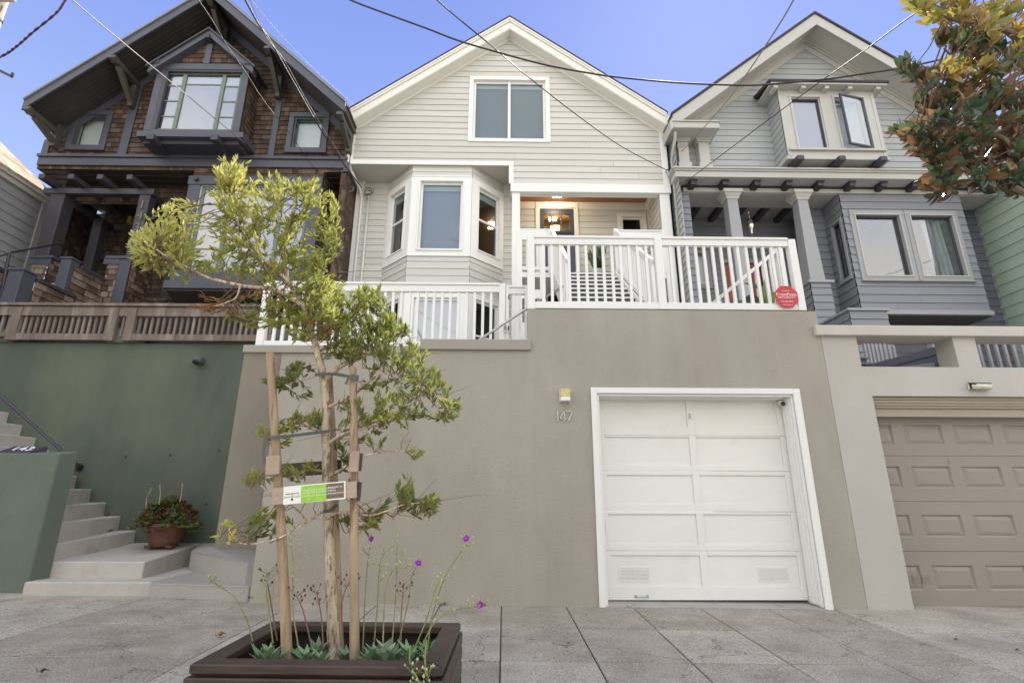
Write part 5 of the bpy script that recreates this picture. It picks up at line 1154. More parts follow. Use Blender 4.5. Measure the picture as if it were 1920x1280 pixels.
m = MB(); m.tube([(6.0, 6.45, 2.555), (6.03, 6.43, 2.555), (6.21, 6.43, 2.555), (6.24, 6.45, 2.555)], [.03, .04, .04, .03], 12); m.build('lens', mat('bulkhead_glass', (.6, .6, .5), .2, .15, 20), gl, smooth=True)
m = MB(face(6.5)); m.hexa([(5.99, .0, 2.58), (6.245, .0, 2.58), (6.225, .10, 2.575), (6.01, .10, 2.575), (5.99, .0, 2.62), (6.245, .0, 2.62), (6.225, .09, 2.60), (6.01, .09, 2.60)]); m.build('hood', BLACKM, gl, bevel=.004)
# dark stairs seen through the slots
rs = thing('staircase', 'dark grey wooden steps and sloping side seen through the slots of the garage wall', 'staircase', (5.6, 8, 2.5))
m = MB()
for k in range(6):
    y = 7.6+.28*k; z = 2.95+.17*k; m.box(4.3, 6.15, y, y+.3, z-.17, z-.03); m.box(4.3, 6.17, y-.03, y+.3, z-.03, z)
m.build('step', DGREY, rs, bevel=.004)
m = MB(); clap(m, frame(5.6, 9.6, .55, -2.6), 0, 2.7, 2.6, 3.25, .165, base=0, t=.015); m.build('side_board', DGREY, rs)
m = MB(); m.beam((6.13, 7.05, 3.0), (5.65, 9.4, 3.30), .06, .05); m.build('side_cap', LTRIM, rs)
for k in range(8):
    y = 7.3+.16*k; m = MB(); m.box(6.3+.05*k, 6.34+.05*k, y+.7, y+.74, 3.0+.06*k, 3.55+.06*k); m.build('baluster', LTRIM, rs)
sr = railing('yard_railing', 'grey slatted railing seen through the right hand slot of the garage wall', face(7.3), [(6.35, 6.42, 2.5, 3.6), (8.4, 8.5, 2.5, 3.6)], 3.5, 3.58, 2.6, 2.66, sp=.13, mt=LTRIM, loc=(7.3, 7.35, 2.5))
m = MB(); m.box(4.25, 11.3, 6.82, 11, 2.3, 2.42); dk2 = tag(m.build('terrace_floor', CONC), 'concrete terrace behind the slotted coping of the right garage wall', 'terrace')
# white rail descending behind the railing, big leafed plant
wr = thing('stair_railing', 'white railing sloping up to the right behind the deck railing near the red sign', 'railing', (3.2, 7.6, 3.6))
pa, pb = at(1335, 570, 7.3), at(1455, 470, 7.3)
m = MB(); m.beam(tuple(pa), tuple(pb), .06, .05); m.build('top_rail', TRIM, wr)
m = MB(); q1, q2 = pa-Vector((0, 0, .8)), pb-Vector((0, 0, .8)); m.beam(tuple(q1), tuple(q2), .04, .06); m.build('bottom_rail', TRIM, wr)
for k in range(1, 9):
    p = pa.lerp(pb, k/9); m = MB(); m.box(p.x-.018, p.x+.018, 7.28, 7.32, p.z-.8, p.z); m.build('baluster', TRIM, wr)
m = MB(); m.box(pb.x-.02, pb.x+.08, 7.25, 7.35, 3.66, pb.z+.1); m.build('post', TRIM, wr)
BIGL = leafmat('big_leaf', [(0, (.02, .045, .02)), (.6, (.05, .11, .02)), (1, (.16, .24, .03))], .35, .25)
bp = thing('potted_plant', 'large leafed green plant behind the white railing beside the red sign', 'potted plant', (3.4, 7.0, 3.66))
m = MB(); c0 = at(1425, 560, 7.0)
for px, py, dx, dz, L_, t_ in ((1437, 545, .2, 1, .42, .95), (1445, 560, .6, .8, .34, .9), (1412, 535, -.8, .3, .28, .3), (1405, 560, -1, -.1, .3, .1), (1420, 565, -.5, .6, .3, .15), (1430, 572, .8, .2, .3, .2), (1448, 575, .9, .4, .3, .7), (1415, 575, .1, .9, .25, .4)):
    m.tint = t_; p = at(px, py, 7.0); d = Vector((dx, random.uniform(-.3, .1), dz)); m.leaf(p-d.normalized()*L_*.5, d, Vector((.2, -1, .3)), L_, L_*.42, .3)
m.build('foliage', BIGL, bp)
m = MB()
for px, py in ((1437, 545), (1412, 540), (1445, 565), (1405, 565)): m.tube([(3.45, 7.05, 3.8), tuple(at(px, py, 7.0))], .008, 5)
m.build('stem', BARK2, bp)
m = MB(); m.lathe([(0, 0), (.14, 0), (.18, .2), (.15, .2), (0, .17)], (3.45, 7.05, 3.66), 16); m.build('pot', TERRA, bp)

# =============== HOUSES ACROSS THE STREET (seen only in the glass) ===============
OPP = [(-13.5, 'cream stucco house across the street, left of the blue one', (.62, .58, .48)), (-5.8, 'pale blue house across the street with white trim', (.40, .46, .52)), (1.9, 'warm white house across the street, between blue and ochre', (.70, .68, .62)), (9.6, 'ochre house across the street at its right end', (.55, .42, .26))]
for i, (x, lab, c) in enumerate(OPP):
    t = thing('house', lab, 'house', (x+3.8, -14, 0), 'houses across the street')
    wm = mat('opposite_wall_%d' % i, c, .7, .05)
    m = MB(); m.box(x, x+7.4, -22, -13.5, -.3, 7.4); m.F = lambda u, d, z: (u, -13.5-d, z); m.prism([(x, 7.4), (x+7.4, 7.4), (x+3.7, 9.6)], 0, 8.4); m.build('wall', wm, t)
    m = MB(); m.F = lambda u, d, z: (u, -13.2-d, z); m.prism([(x-.2, 7.35), (x+3.7, 9.7), (x+7.6, 7.35), (x+7.6, 7.55), (x+3.7, 9.9), (x-.2, 7.55)], 0, 9); m.build('roof', ROOF, t)
    for (a, b, z0, z1) in ((1, 2.6, 4.2, 6.2), (4.6, 6.3, 4.2, 6.2), (4.6, 6.3, 1.2, 2.9)):
        m = MB(); m.box(x+a-.12, x+b+.12, -13.5, -13.45, z0-.12, z1+.12); f = m.build('window', TRIM, t); m = MB(); m.box(x+a, x+b, -13.45, -13.43, z0, z1); m.build('pane', INK, f)
    m = MB(); m.box(x+.8, x+3.2, -13.5, -13.45, 0, 2.3); m.build('garage_door', DOORW, t)
m = MB(tilt); m.box(-60, 60, -13.5, -11.0, -.1, .06); tag(m.build('sidewalk', CONC), None, None, kind='structure')
# =============== PLANTER, STAKES, YOUNG TREE ===============
PF = lambda u, d, z: (-1.47+u*.999-d*-.045*-1, 2.775-u*.045+d*.999, z)    # u along the front, d away from the street side
PF = lambda u, d, z: (-1.47+u*.999+d*.02, 2.775-u*.040+d*.999, z)
PWD, PDP = 1.19, .87
pt = thing('planter_box', 'dark brown slatted wooden planter box around the young tree', 'planter', (-.88, 3.2, 0))
m = MB(PF)
z0, z1 = .408, .45; R = .105
m.hexa([(0, 0, z0), (PWD, 0, z0), (PWD-R, R, z0), (R, R, z0), (0, 0, z1), (PWD, 0, z1), (PWD-R, R, z1), (R, R, z1)])
m.hexa([(R, PDP-R, z0), (PWD-R, PDP-R, z0), (PWD, PDP, z0), (0, PDP, z0), (R, PDP-R, z1), (PWD-R, PDP-R, z1), (PWD, PDP, z1), (0, PDP, z1)])
m.hexa([(0, 0.002, z0), (R, R, z0), (R, PDP-R, z0), (0, PDP-.002, z0), (0, 0.002, z1), (R, R, z1), (R, PDP-R, z1), (0, PDP-.002, z1)])
m.hexa([(PWD-R, R, z0), (PWD, .002, z0), (PWD, PDP-.002, z0), (PWD-R, PDP-R, z0), (PWD-R, R, z1), (PWD, .002, z1), (PWD, PDP-.002, z1), (PWD-R, PDP-R, z1)])
m.build('rim', PLANT, pt, bevel=.006)
for k in range(5):
    a, b = .012+.079*k, .012+.079*k+.068
    for bx in ((-.012, PWD+.012, -.012, .028), (-.012, PWD+.012, PDP-.028, PDP+.012), (-.012, .028, .03, PDP-.03), (PWD-.028, PWD+.012, .03, PDP-.03)):
        m = MB(PF); m.box(bx[0], bx[1], bx[2], bx[3], a, b); m.build('slat', PLANT, pt, bevel=.005)
m = MB(PF)
for (a, b) in ((.03, .03), (PWD-.07, .03), (.03, PDP-.07), (PWD-.07, PDP-.07)): m.box(a, a+.04, b, b+.04, 0, .405)
each(m, 'corner_post', PLANT, pt)
m = MB(PF)
for q in ((.032, PWD-.032, .032, .036), (.032, PWD-.032, PDP-.036, PDP-.032), (.032, .036, .037, PDP-.037), (PWD-.036, PWD-.032, .037, PDP-.037)): m.box(*q, .01, .40)
m.build('gap_blocker', BSOF, pt)  # added dark sheets, stop light showing through the slat gaps
m = MB(PF); nx_, ny_ = 24, 18
for i in range(nx_):
    for j in range(ny_):
        q = []
        for (a, b) in ((i, j), (i+1, j), (i+1, j+1), (i, j+1)):
            u = .037+(PWD-.074)*a/nx_; d = .037+(PDP-.074)*b/ny_; q.append((u, d, .265+.025*mnoise.noise(Vector((u*9, d*9, 0)))))
        m.fc(q)
tag(m.build('soil', SOIL, pt), None, None)
tr = thing('young_tree', 'slim young street tree with shaggy pale bark and yellow green leaves, in the planter box', 'tree', (-1.0, 3.22, .27))
TY = 3.22
def path(pts): return [tuple(at(a, b, c)) for a, b, c in pts]
trunk = path([(627, 1245, TY), (623, 1150, TY), (618, 1050, TY), (615, 950, TY), (612, 850, TY), (611, 760, TY), (606, 705, TY)])
def smooth(pts, n=6):
    out = []
    P = [Vector(p) for p in pts]
    for i in range(len(P)-1):
        p0 = P[max(i-1, 0)]; p1 = P[i]; p2 = P[i+1]; p3 = P[min(i+2, len(P)-1)]
        for k in range(n):
            t = k/n; out.append(.5*((2*p1)+(-p0+p2)*t+(2*p0-5*p1+4*p2-p3)*t*t+(-p0+3*p1-3*p2+p3)*t**3))
    out.append(P[-1]); return out
def taper(n, a, b): return [a+(b-a)*(i/(n-1)) for i in range(n)]
m = MB(); tp = smooth(trunk, 10); rr = taper(len(tp), .031, .024); rr[0] = .052; rr[1] = .045; rr[2] = .038; rr[3] = .034
m.tube([tuple(p) for p in tp], rr, 20, wob=.28)
main = [([(606, 705, TY), (597, 665, TY-.01), (583, 620, TY-.03), (570, 575, TY-.06), (540, 530, TY-.08), (500, 490, TY-.1), (462, 450, TY-.12), (440, 400, TY-.12), (432, 345, TY-.12)], .025, .004),
        ([(608, 712, TY), (640, 685, TY+.04), (680, 668, TY+.08), (720, 640, TY+.12), (760, 620, TY+.12)], .020, .005),
        ([(578, 600, TY-.04), (590, 550, TY+.06), (610, 500, TY+.12), (622, 440, TY+.16)], .016, .004),
        ([(570, 575, TY-.06), (520, 545, TY-.15), (450, 535, TY-.22), (390, 520, TY-.28), (330, 490, TY-.3), (280, 460, TY-.3)], .015, .004),
        ([(540, 530, TY-.08), (535, 470, TY), (545, 410, TY+.05), (560, 360, TY+.06)], .013, .004),
        ([(590, 640, TY), (640, 600, TY+.1), (690, 570, TY+.16), (730, 600, TY+.2)], .012, .004),
        ([(612, 765, TY), (660, 740, TY-.05), (720, 700, TY-.05), (790, 715, TY-.05), (840, 770, TY-.05)], .012, .003),
        ([(613, 835, TY), (640, 815, TY-.08), (690, 800, TY-.1), (750, 770, TY-.1), (790, 740, TY-.1)], .012, .003),
        ([(613, 820, TY), (580, 800, TY-.08), (540, 800, TY-.1), (505, 815, TY-.12)], .008, .003),
        ([(614, 895, TY), (640, 880, TY-.1), (665, 860, TY-.14), (700, 850, TY-.14), (760, 845, TY-.14)], .010, .002),
        ([(614, 885, TY), (580, 880, TY-.08), (545, 895, TY-.1)], .006, .002),
        ([(616, 965, TY), (650, 960, TY-.06), (700, 965, TY-.12), (760, 945, TY-.14), (815, 940, TY-.14)], .010, .002),
        ([(615, 952, TY), (580, 975, TY-.1), (540, 1000, TY-.16), (500, 1015, TY-.18), (450, 1018, TY-.18), (428, 990, TY-.18)], .008, .002),
        ([(575, 975, TY-.1), (545, 945, TY-.14), (505, 925, TY-.16), (478, 895, TY-.16)], .005, .002),
        ([(600, 680, TY), (560, 690, TY-.05), (530, 720, TY-.08)], .007, .002),
        ([(597, 660, TY), (640, 640, TY+.1), (700, 660, TY+.15), (770, 670, TY+.15)], .010, .003),
        ([(462, 450, TY-.12), (500, 420, TY-.05), (520, 370, TY-.02)], .009, .003),
        ([(450, 535, TY-.22), (440, 560, TY-.25), (400, 575, TY-.28)], .006, .002)]
nodes = []
for pts, a, b in main:
    q = smooth(path(pts), 6); r_ = taper(len(q), a, b)
    m.tube([tuple(p+Vector((0, 0, .004*mnoise.noise(p*20)))) for p in q], r_, 8)
    nodes += [(p, r) for p, r in zip(q, r_)][3:]
m.build('trunk', BARK, tr, smooth=True)
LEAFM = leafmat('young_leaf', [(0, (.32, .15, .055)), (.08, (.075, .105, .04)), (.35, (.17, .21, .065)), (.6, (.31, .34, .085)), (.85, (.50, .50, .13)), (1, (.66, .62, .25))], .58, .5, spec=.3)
lf = MB(); tw = MB()
def sprig(base, tip, n, L, tone, W=.26, r0=.0035, droop=0):
    mid = (base+tip)/2+Vector((random.uniform(-.05, .05), random.uniform(-.05, .05), -.03+random.uniform(-.03, .03)))
    q = [base, base.lerp(mid, .6), mid, mid.lerp(tip, .55), tip]
    q = smooth([tuple(p) for p in q], 2)
    tw.tube([tuple(p) for p in q], taper(len(q), r0, .0012), 4, cap=False)
    d = (tip-q[-4]).normalized()
    tot = min((tip-base).length*.75, .20)
    for k in range(n):
        t = random.random()**1.5*tot; acc = 0; p = tip.copy(); dd = d.copy()
        for i in range(len(q)-1, 0, -1):
            sg = (q[i]-q[i-1]); l = sg.length
            if acc+l >= t: p = q[i]-sg*((t-acc)/max(l, 1e-6)); dd = sg.normalized(); break
            acc += l
        a = random.uniform(0, 2*pi); r = dd.orthogonal().normalized(); u = dd.cross(r); rad = r*cos(a)+u*sin(a)
        spread = random.uniform(.35, 1.1) if t > .02 else random.uniform(.1, .7)
        dr = (dd+rad*spread+Vector((0, 0, .25))).normalized()
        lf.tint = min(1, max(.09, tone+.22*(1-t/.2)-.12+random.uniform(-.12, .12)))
        if random.random() < droop: lf.tint = .0
        LL_ = L*random.uniform(.55, 1.3)*(1 if t > .012 else .8)
        lf.leaf(p, dr, rad+Vector((0, 0, .6)), LL_, LL_*W, .15)
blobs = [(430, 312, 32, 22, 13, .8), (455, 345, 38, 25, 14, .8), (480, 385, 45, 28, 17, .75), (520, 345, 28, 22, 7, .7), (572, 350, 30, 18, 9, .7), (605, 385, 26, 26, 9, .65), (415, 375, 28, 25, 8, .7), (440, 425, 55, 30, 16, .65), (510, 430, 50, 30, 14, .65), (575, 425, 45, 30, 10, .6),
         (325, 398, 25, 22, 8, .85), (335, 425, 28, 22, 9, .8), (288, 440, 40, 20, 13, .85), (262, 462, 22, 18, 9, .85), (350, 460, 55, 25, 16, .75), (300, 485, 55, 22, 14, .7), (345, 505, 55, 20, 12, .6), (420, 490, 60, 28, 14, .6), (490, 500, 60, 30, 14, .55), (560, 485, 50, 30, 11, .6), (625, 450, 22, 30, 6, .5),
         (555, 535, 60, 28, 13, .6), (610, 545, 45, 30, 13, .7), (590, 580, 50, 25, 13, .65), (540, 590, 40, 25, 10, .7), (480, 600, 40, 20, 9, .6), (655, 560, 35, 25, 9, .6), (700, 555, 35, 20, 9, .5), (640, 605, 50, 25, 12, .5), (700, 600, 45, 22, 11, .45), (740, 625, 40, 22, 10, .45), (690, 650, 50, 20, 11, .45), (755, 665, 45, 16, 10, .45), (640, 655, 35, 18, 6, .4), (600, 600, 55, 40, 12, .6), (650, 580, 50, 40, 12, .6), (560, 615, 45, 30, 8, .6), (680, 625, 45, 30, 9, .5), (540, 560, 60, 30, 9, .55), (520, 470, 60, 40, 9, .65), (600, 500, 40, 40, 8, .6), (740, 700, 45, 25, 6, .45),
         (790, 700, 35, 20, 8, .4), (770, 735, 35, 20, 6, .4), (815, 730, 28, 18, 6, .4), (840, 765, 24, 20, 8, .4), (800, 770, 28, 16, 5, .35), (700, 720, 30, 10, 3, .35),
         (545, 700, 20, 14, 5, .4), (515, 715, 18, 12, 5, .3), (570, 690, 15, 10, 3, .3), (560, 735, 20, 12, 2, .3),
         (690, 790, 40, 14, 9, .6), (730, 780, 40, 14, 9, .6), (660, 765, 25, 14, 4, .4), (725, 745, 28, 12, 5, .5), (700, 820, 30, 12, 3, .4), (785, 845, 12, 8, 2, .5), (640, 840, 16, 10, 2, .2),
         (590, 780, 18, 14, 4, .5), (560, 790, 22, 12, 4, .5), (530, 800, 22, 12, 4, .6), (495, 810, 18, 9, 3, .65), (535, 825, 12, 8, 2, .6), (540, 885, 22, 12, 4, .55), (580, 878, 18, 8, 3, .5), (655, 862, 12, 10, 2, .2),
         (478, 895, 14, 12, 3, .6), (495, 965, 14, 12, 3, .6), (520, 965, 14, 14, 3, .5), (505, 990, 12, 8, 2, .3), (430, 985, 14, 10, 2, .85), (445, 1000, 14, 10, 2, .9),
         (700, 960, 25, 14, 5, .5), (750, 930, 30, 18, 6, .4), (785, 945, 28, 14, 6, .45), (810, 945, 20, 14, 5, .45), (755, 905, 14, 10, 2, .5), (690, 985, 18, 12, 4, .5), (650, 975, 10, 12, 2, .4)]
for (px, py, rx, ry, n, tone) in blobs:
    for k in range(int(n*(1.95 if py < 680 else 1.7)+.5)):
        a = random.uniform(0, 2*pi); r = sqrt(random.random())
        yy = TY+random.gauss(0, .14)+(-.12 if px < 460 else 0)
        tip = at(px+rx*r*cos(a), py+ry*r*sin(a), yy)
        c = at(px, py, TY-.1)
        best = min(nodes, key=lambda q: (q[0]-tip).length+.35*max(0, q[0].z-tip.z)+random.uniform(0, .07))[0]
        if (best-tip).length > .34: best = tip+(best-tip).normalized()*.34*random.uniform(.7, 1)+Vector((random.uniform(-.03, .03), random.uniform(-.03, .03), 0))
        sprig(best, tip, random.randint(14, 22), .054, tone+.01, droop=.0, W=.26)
# brown withered sprays under the crown
for (px, py, n) in ((385, 560, 3), (372, 575, 3), (395, 582, 2), (405, 570, 2), (440, 560, 2), (480, 545, 2), (590, 610, 2)):
    for k in range(n):
        tip = at(px+random.uniform(-12, 12), py+random.uniform(-8, 8), TY-.2)
        sprig(tip+Vector((.16, .05, .08)), tip, 6, .055, .0, droop=1)
# bare fine twigs
for k in range(170):
    b = random.choice(nodes)[0]; t_ = b+Vector((random.gauss(0, .12), random.gauss(0, .09), random.uniform(-.04, .14)))
    mid = (b+t_)/2+Vector((random.uniform(-.04, .04), 0, random.uniform(-.04, .04))); tw.tube([tuple(b), tuple(mid), tuple(t_)], [.0028, .002, .001], 4, cap=False)
tw.build('twigs', BARK2, tr); lf.build('crown', LEAFM, tr)
# stakes
def stake(label, pts, r0, r1, y):
    p = smooth(path([(a, b, y) for a, b in pts]), 4); m = MB(); m.tube([tuple(q) for q in p], taper(len(p), r0, r1), 14, wob=.05)
    e = p[-1]; m.tube([tuple(e), tuple(e+Vector((0, 0, .012)))], [r1, r1*.6], 14)
    o = m.build('tree_stake', STAKE, None, smooth=False, origin=tuple(p[0])); return tag(o, label, 'stake', 'wooden stakes around the young tree')
stake('left round wooden stake, leaning beside the young tree in the planter', [(539, 1245), (530, 1050), (520, 880), (506, 662)], .028, .023, 3.08)
stake('right round wooden stake in the planter, upright', [(665, 1245), (664, 1050), (664, 850), (662, 690)], .026, .021, 3.08)
stake('rear round wooden stake half hidden by the tree trunk', [(637, 1240), (630, 1000), (625, 850), (617, 705)], .025, .022, 3.42)
def board(name, label, a, b, y0, y1, h, th, mt, grp='wooden boards nailed across the stakes'):
    p, q = at(*a, y0), at(*b, y1); m = MB(); m.beam(tuple(p), tuple(q), th, h); o = m.build(name, mt, None, bevel=.003, origin=tuple((p+q)/2)); return tag(o, label, 'board', grp), p, q
fb, p, q = board('stake_board', 'front pale board nailed across the two front stakes, carrying the paper tag', (511, 931), (669, 917), 3.035, 3.035, .092, .022, PLAIN)
for px, py in ((518, 925), (518, 938), (663, 911), (663, 925)):
    s_ = at(px, py, 3.02); m = MB(); m.tube([tuple(s_), (s_.x, s_.y+.01, s_.z)], .005, 6); m.build('nail', METAL, fb)
board('stake_board', 'rear dark board across the stakes behind the trunk', (529, 882), (640, 874), 3.46, 3.46, .085, .022, DBOARD)
board('stake_board', 'side board running back from the right stake, seen nearly end on', (676, 866), (656, 862), 3.06, 3.44, .10, .02, DBOARD)
board('stake_board', 'small pale square block nailed high on the right stake', (655, 865), (673, 865), 3.03, 3.03, .115, .02, PLAIN)
board('stake_board', 'small pale square block nailed high on the left stake', (499, 873), (525, 871), 3.03, 3.03, .105, .02, PLAIN)
board('stake_board', 'lower side board behind the right stake beside the paper tag', (674, 921), (655, 912), 3.06, 3.44, .10, .02, DBOARD)
tg = thing('paper_tag', 'long white, lime and brown printed tag stapled on the front board of the tree stakes', 'tag', tuple(at(598, 926, 3.02)))
pa, pb = at(531.5, 929, 3.021), at(648, 918, 3.021); dv = (pb-pa); L_ = dv.length; ang = atan2(dv.z, dv.x)
FT = lambda u, d, z: (pa.x+u*cos(ang)-z*sin(ang), pa.y-d, pa.z+u*sin(ang)+z*cos(ang))
m = MB(FT); m.box(0, L_, 0, .002, -.048, .048); m.build('sheet', WHITE, tg)
m = MB(FT); m.box(L_*.285, L_*.69, .002, .003, -.046, .042); m.build('lime_field', LIME, tg)
m = MB(FT); m.box(L_*.69, L_*.975, .002, .003, -.040, .042); m.build('brown_field', MUD, tg)
m = MB(FT); m.box(L_*.142-.001, L_*.142+.001, .002, .003, -.018, .012); m.prism([(L_*.142+.006*cos(k*pi/4), -.024+.008*sin(k*pi/4)) for k in range(8)], .002, .003); m.build('logo', INK, tg)
def tt(s_, sz, mt, u, z, al='LEFT'):
    x, y, zz = FT(u, .0035, z); text(s_, sz, mt, 'lettering', tg, (x, y, zz), rot=(pi/2, -ang, 0), ext=.0004, align=al)
tt('FRIENDS   OF THE', .0095, INK, L_*.142, .006, 'CENTER'); tt('URBAN   FOREST', .013, LIME, L_*.142, -.010, 'CENTER')
for z in (.018, .004, -.012): tt('a healthy tree grows greener streets', .0125, WHITE, L_*.31, z)
tt('Remember to', .014, WHITE, L_*.72, .022); tt('water', .014, WHITE, L_*.72, .006); tt('this new street tree', .0125, WHITE, L_*.72, -.010)
def strap(label, pts, w=.02):
    q = smooth(path(pts), 4); m = MB()
    for a, b in zip(q, q[1:]): m.beam(tuple(a), tuple(b), .003, w)
    return tag(m.build('tie_strap', STRAP, None, origin=tuple(q[0])), label, 'strap', 'rubber straps tying the tree to its stakes')
strap('flat strap from the trunk to the top of the right stake', [(590, 702, TY-.05), (625, 701, TY-.05), (655, 706, 3.04), (672, 712, 3.05)])
strap('flat strap looping down from the right stake top', [(672, 706, 3.04), (658, 704, 3.04), (648, 720, 3.04)], .014)
strap('flat strap from the left stake across to the trunk at mid height', [(498, 818, 3.04), (520, 820, 3.04), (560, 815, 3.1), (618, 808, TY-.06)], .018)
strap('loose strap end hanging beside the left stake', [(499, 818, 3.03), (494, 845, 3.03), (496, 870, 3.03)], .016)
strap('dark strap around the trunk just under the paper tag', [(606, 958, TY-.05), (620, 956, TY-.06), (632, 945, TY-.04)], .02)

# ---- ground plants in the planter ----
SAGEL = leafmat('sage_leaf', [(0, (.14, .165, .13)), (.5, (.25, .30, .22)), (.8, (.17, .32, .13)), (1, (.38, .45, .33))], .7, .15)
rz = [(488, 1222), (505, 1207), (516, 1222), (560, 1225), (575, 1216), (596, 1208), (603, 1222), (690, 1224), (702, 1210), (722, 1196), (736, 1208), (748, 1222), (766, 1205), (783, 1222), (798, 1208), (806, 1226), (715, 1228), (545, 1228), (650, 1226)]
desc = ['at the far left corner', 'second from the left, tallest on that side', 'third from the left', 'right of the left stake', 'between left stake and trunk', 'close to the trunk, greyer', 'against the left side of the trunk', 'right of the right stake', 'tucked behind the one beside the right stake', 'tallest, with bright green upper leaves', 'just right of the tallest one', 'low, at the front rim', 'fourth from the right', 'third from the right, low', 'second from the right', 'in the far right corner', 'small, at the front right of the stakes', 'small, in front of the left stake', 'small, between trunk and right stake']
for (px, py), dsc in zip(rz, desc):
    yy = random.uniform(2.97, 3.25); b = at(px, 1236, yy); b.z = .275; bx = at(px, py, yy)
    m = MB(); hgt = max(.04, bx.z-b.z)
    for k in range(32):
        th = k*2.4; lv = k/32; p = Vector((b.x, b.y, .275+hgt*.75*lv)); m.tint = min(1, max(0, .2+.6*lv+random.uniform(-.2, .2)+(.3 if py < 1200 else 0)))
        d = Vector((cos(th), sin(th), .15+1.3*lv)); m.leaf(p, d, Vector((cos(th)*-.3, sin(th)*-.3, 1)), random.uniform(.07, .12), .036, bend=.2, fold=.15)
    m.tube([(b.x, b.y, .26), (b.x, b.y, .275+hgt*.75)], .004, 5)
    tag(m.build('sage_plant', SAGEL, None, origin=(b.x, b.y, .27)), 'low grey green leafy plant in the planter, '+dsc, 'plant', 'grey green plants in the planter')
STALK = mat('stalk_green', (.22, .25, .08), .6, .3, 20); STALKR = mat('stalk_brown', (.20, .11, .07), .6, .3, 20); BUD = mat('bud', (.35, .42, .18), .6, .2, 30); SEED = mat('seed_head', (.11, .055, .05), .8, .3, 30)
PET = mat('purple_petal', (.36, .015, .50), .5, .1, 30, trans=.3)
def flower(c, r, parent, facing):
    m = MB(); fc = Vector(facing).normalized(); rgt = fc.orthogonal().normalized(); up = fc.cross(rgt)
    for k in range(5):
        a = k*2*pi/5+.3; d = (rgt*cos(a)+up*sin(a)+fc*.35).normalized(); m.leaf(c, d, fc, r, r*.95, bend=-.1, fold=.1)
    m.build('petals', PET, parent); m = MB(); m.tube([tuple(c), tuple(c+fc*.008)], .005, 6); m.build('flower_centre', mat('stamen', (.5, .1, .3), .6) if 'stamen' not in bpy.data.materials else bpy.data.materials['stamen'], parent)
stalks = [
 ('tallest purple flower stalk, leaning right over the tan wall', [(800, 1225), (812, 1150), (835, 1080), (860, 1040), (874, 1020)], (875, 1010), 1),
 ('purple flower stalk arching low over the sidewalk at the right', [(790, 1215), (812, 1170), (845, 1145), (880, 1138), (898, 1136)], (901, 1134), 1),
 ('purple flower stalk in the middle of the right group', [(745, 1215), (765, 1130), (772, 1080), (780, 1064)], (784, 1056), 1),
 ('upright purple flower stalk just right of the right stake', [(680, 1220), (685, 1120), (690, 1050), (695, 1022)], (697, 1011), 1),
 ('long bare yellow green stalk bending far left over the sidewalk', [(478, 1218), (462, 1160), (440, 1120), (415, 1100), (395, 1088)], None, 1),
 ('stalk with pale green buds at the far left', [(512, 1205), (505, 1150), (500, 1100), (512, 1060)], None, 1),
 ('dark seed head stalk beside the left stake', [(520, 1200), (508, 1130), (500, 1080), (505, 1075)], None, 0),
 ('budded stalk right of the left stake', [(560, 1215), (548, 1130), (550, 1060), (545, 1020)], None, 1),
 ('thin stalk with seed heads left of the trunk', [(585, 1215), (570, 1150), (558, 1120), (552, 1115)], None, 0),
 ('curved stalk with seeds against the trunk', [(606, 1215), (603, 1160), (595, 1115), (588, 1108)], None, 0),
 ('stalk with reddish seed pods right of the trunk', [(645, 1215), (640, 1140), (650, 1100), (660, 1090)], None, 0),
 ('tall budded stalk near the right stake', [(700, 1220), (708, 1130), (712, 1060), (722, 1035)], None, 1),
 ('tall straight stalk with pale buds in the right group', [(735, 1210), (742, 1120), (744, 1050), (745, 1015)], None, 1),
 ('reddish straight stalk in the right group', [(752, 1215), (752, 1160), (756, 1110), (757, 1095)], None, 0),
 ('branching stalk with green buds in the right group', [(718, 1215), (722, 1120), (735, 1070), (765, 1065)], None, 1),
 ('stalk with a bud cluster leaning right beside the tan wall', [(775, 1220), (800, 1160), (818, 1100), (828, 1085)], None, 1),
 ('slim stalk drooping over the right front rim', [(800, 1200), (797, 1235), (800, 1262), (805, 1275)], None, 1),
 ('second drooping stalk at the right front rim', [(770, 1210), (768, 1240), (778, 1262), (790, 1282)], None, 1)]
for lab, pts, fl, green in stalks:
    yy = random.uniform(3.0, 3.2) if pts[-1][1] < 1240 else 2.7
    ys_ = [yy]*len(pts) if pts[-1][1] < 1240 else [2.95, 2.80, 2.70, 2.68]
    q = smooth([tuple(at(a, b, c)) for (a, b), c in zip(pts, ys_)], 4)
    t = thing('flower_stalk', lab, 'flower', tuple(q[0]), 'wiry flower stalks in the planter')
    m = MB(); m.tube([tuple(p) for p in q], taper(len(q), .0042, .0022), 5)
    n0 = len(q); bl_ = []
    for k in range(10):
        i = random.randint(n0//2, n0-1); p = q[i]; e = p+Vector((random.uniform(-.05, .05), random.uniform(-.03, .03), random.uniform(.0, .05)))
        m.tube([tuple(p), tuple((p+e)/2+Vector((0, 0, -.005))), tuple(e)], .0012, 4, cap=False); bl_.append(e)
    m.build('stalk', STALK if green else STALKR, t)
    m = MB()
    for e in bl_+[q[-1]]:
        r = random.uniform(.004, .0075); m.tube([tuple(e+Vector((0, 0, -r))), tuple(e), tuple(e+Vector((0, 0, r*1.2)))], [r*.4, r, r*.3], 6)
    m.build('buds', BUD if green else SEED, t)
    if fl: c = at(fl[0], fl[1], yy); flower(c, .024, t, (random.uniform(-.6, .6), -1, .5))

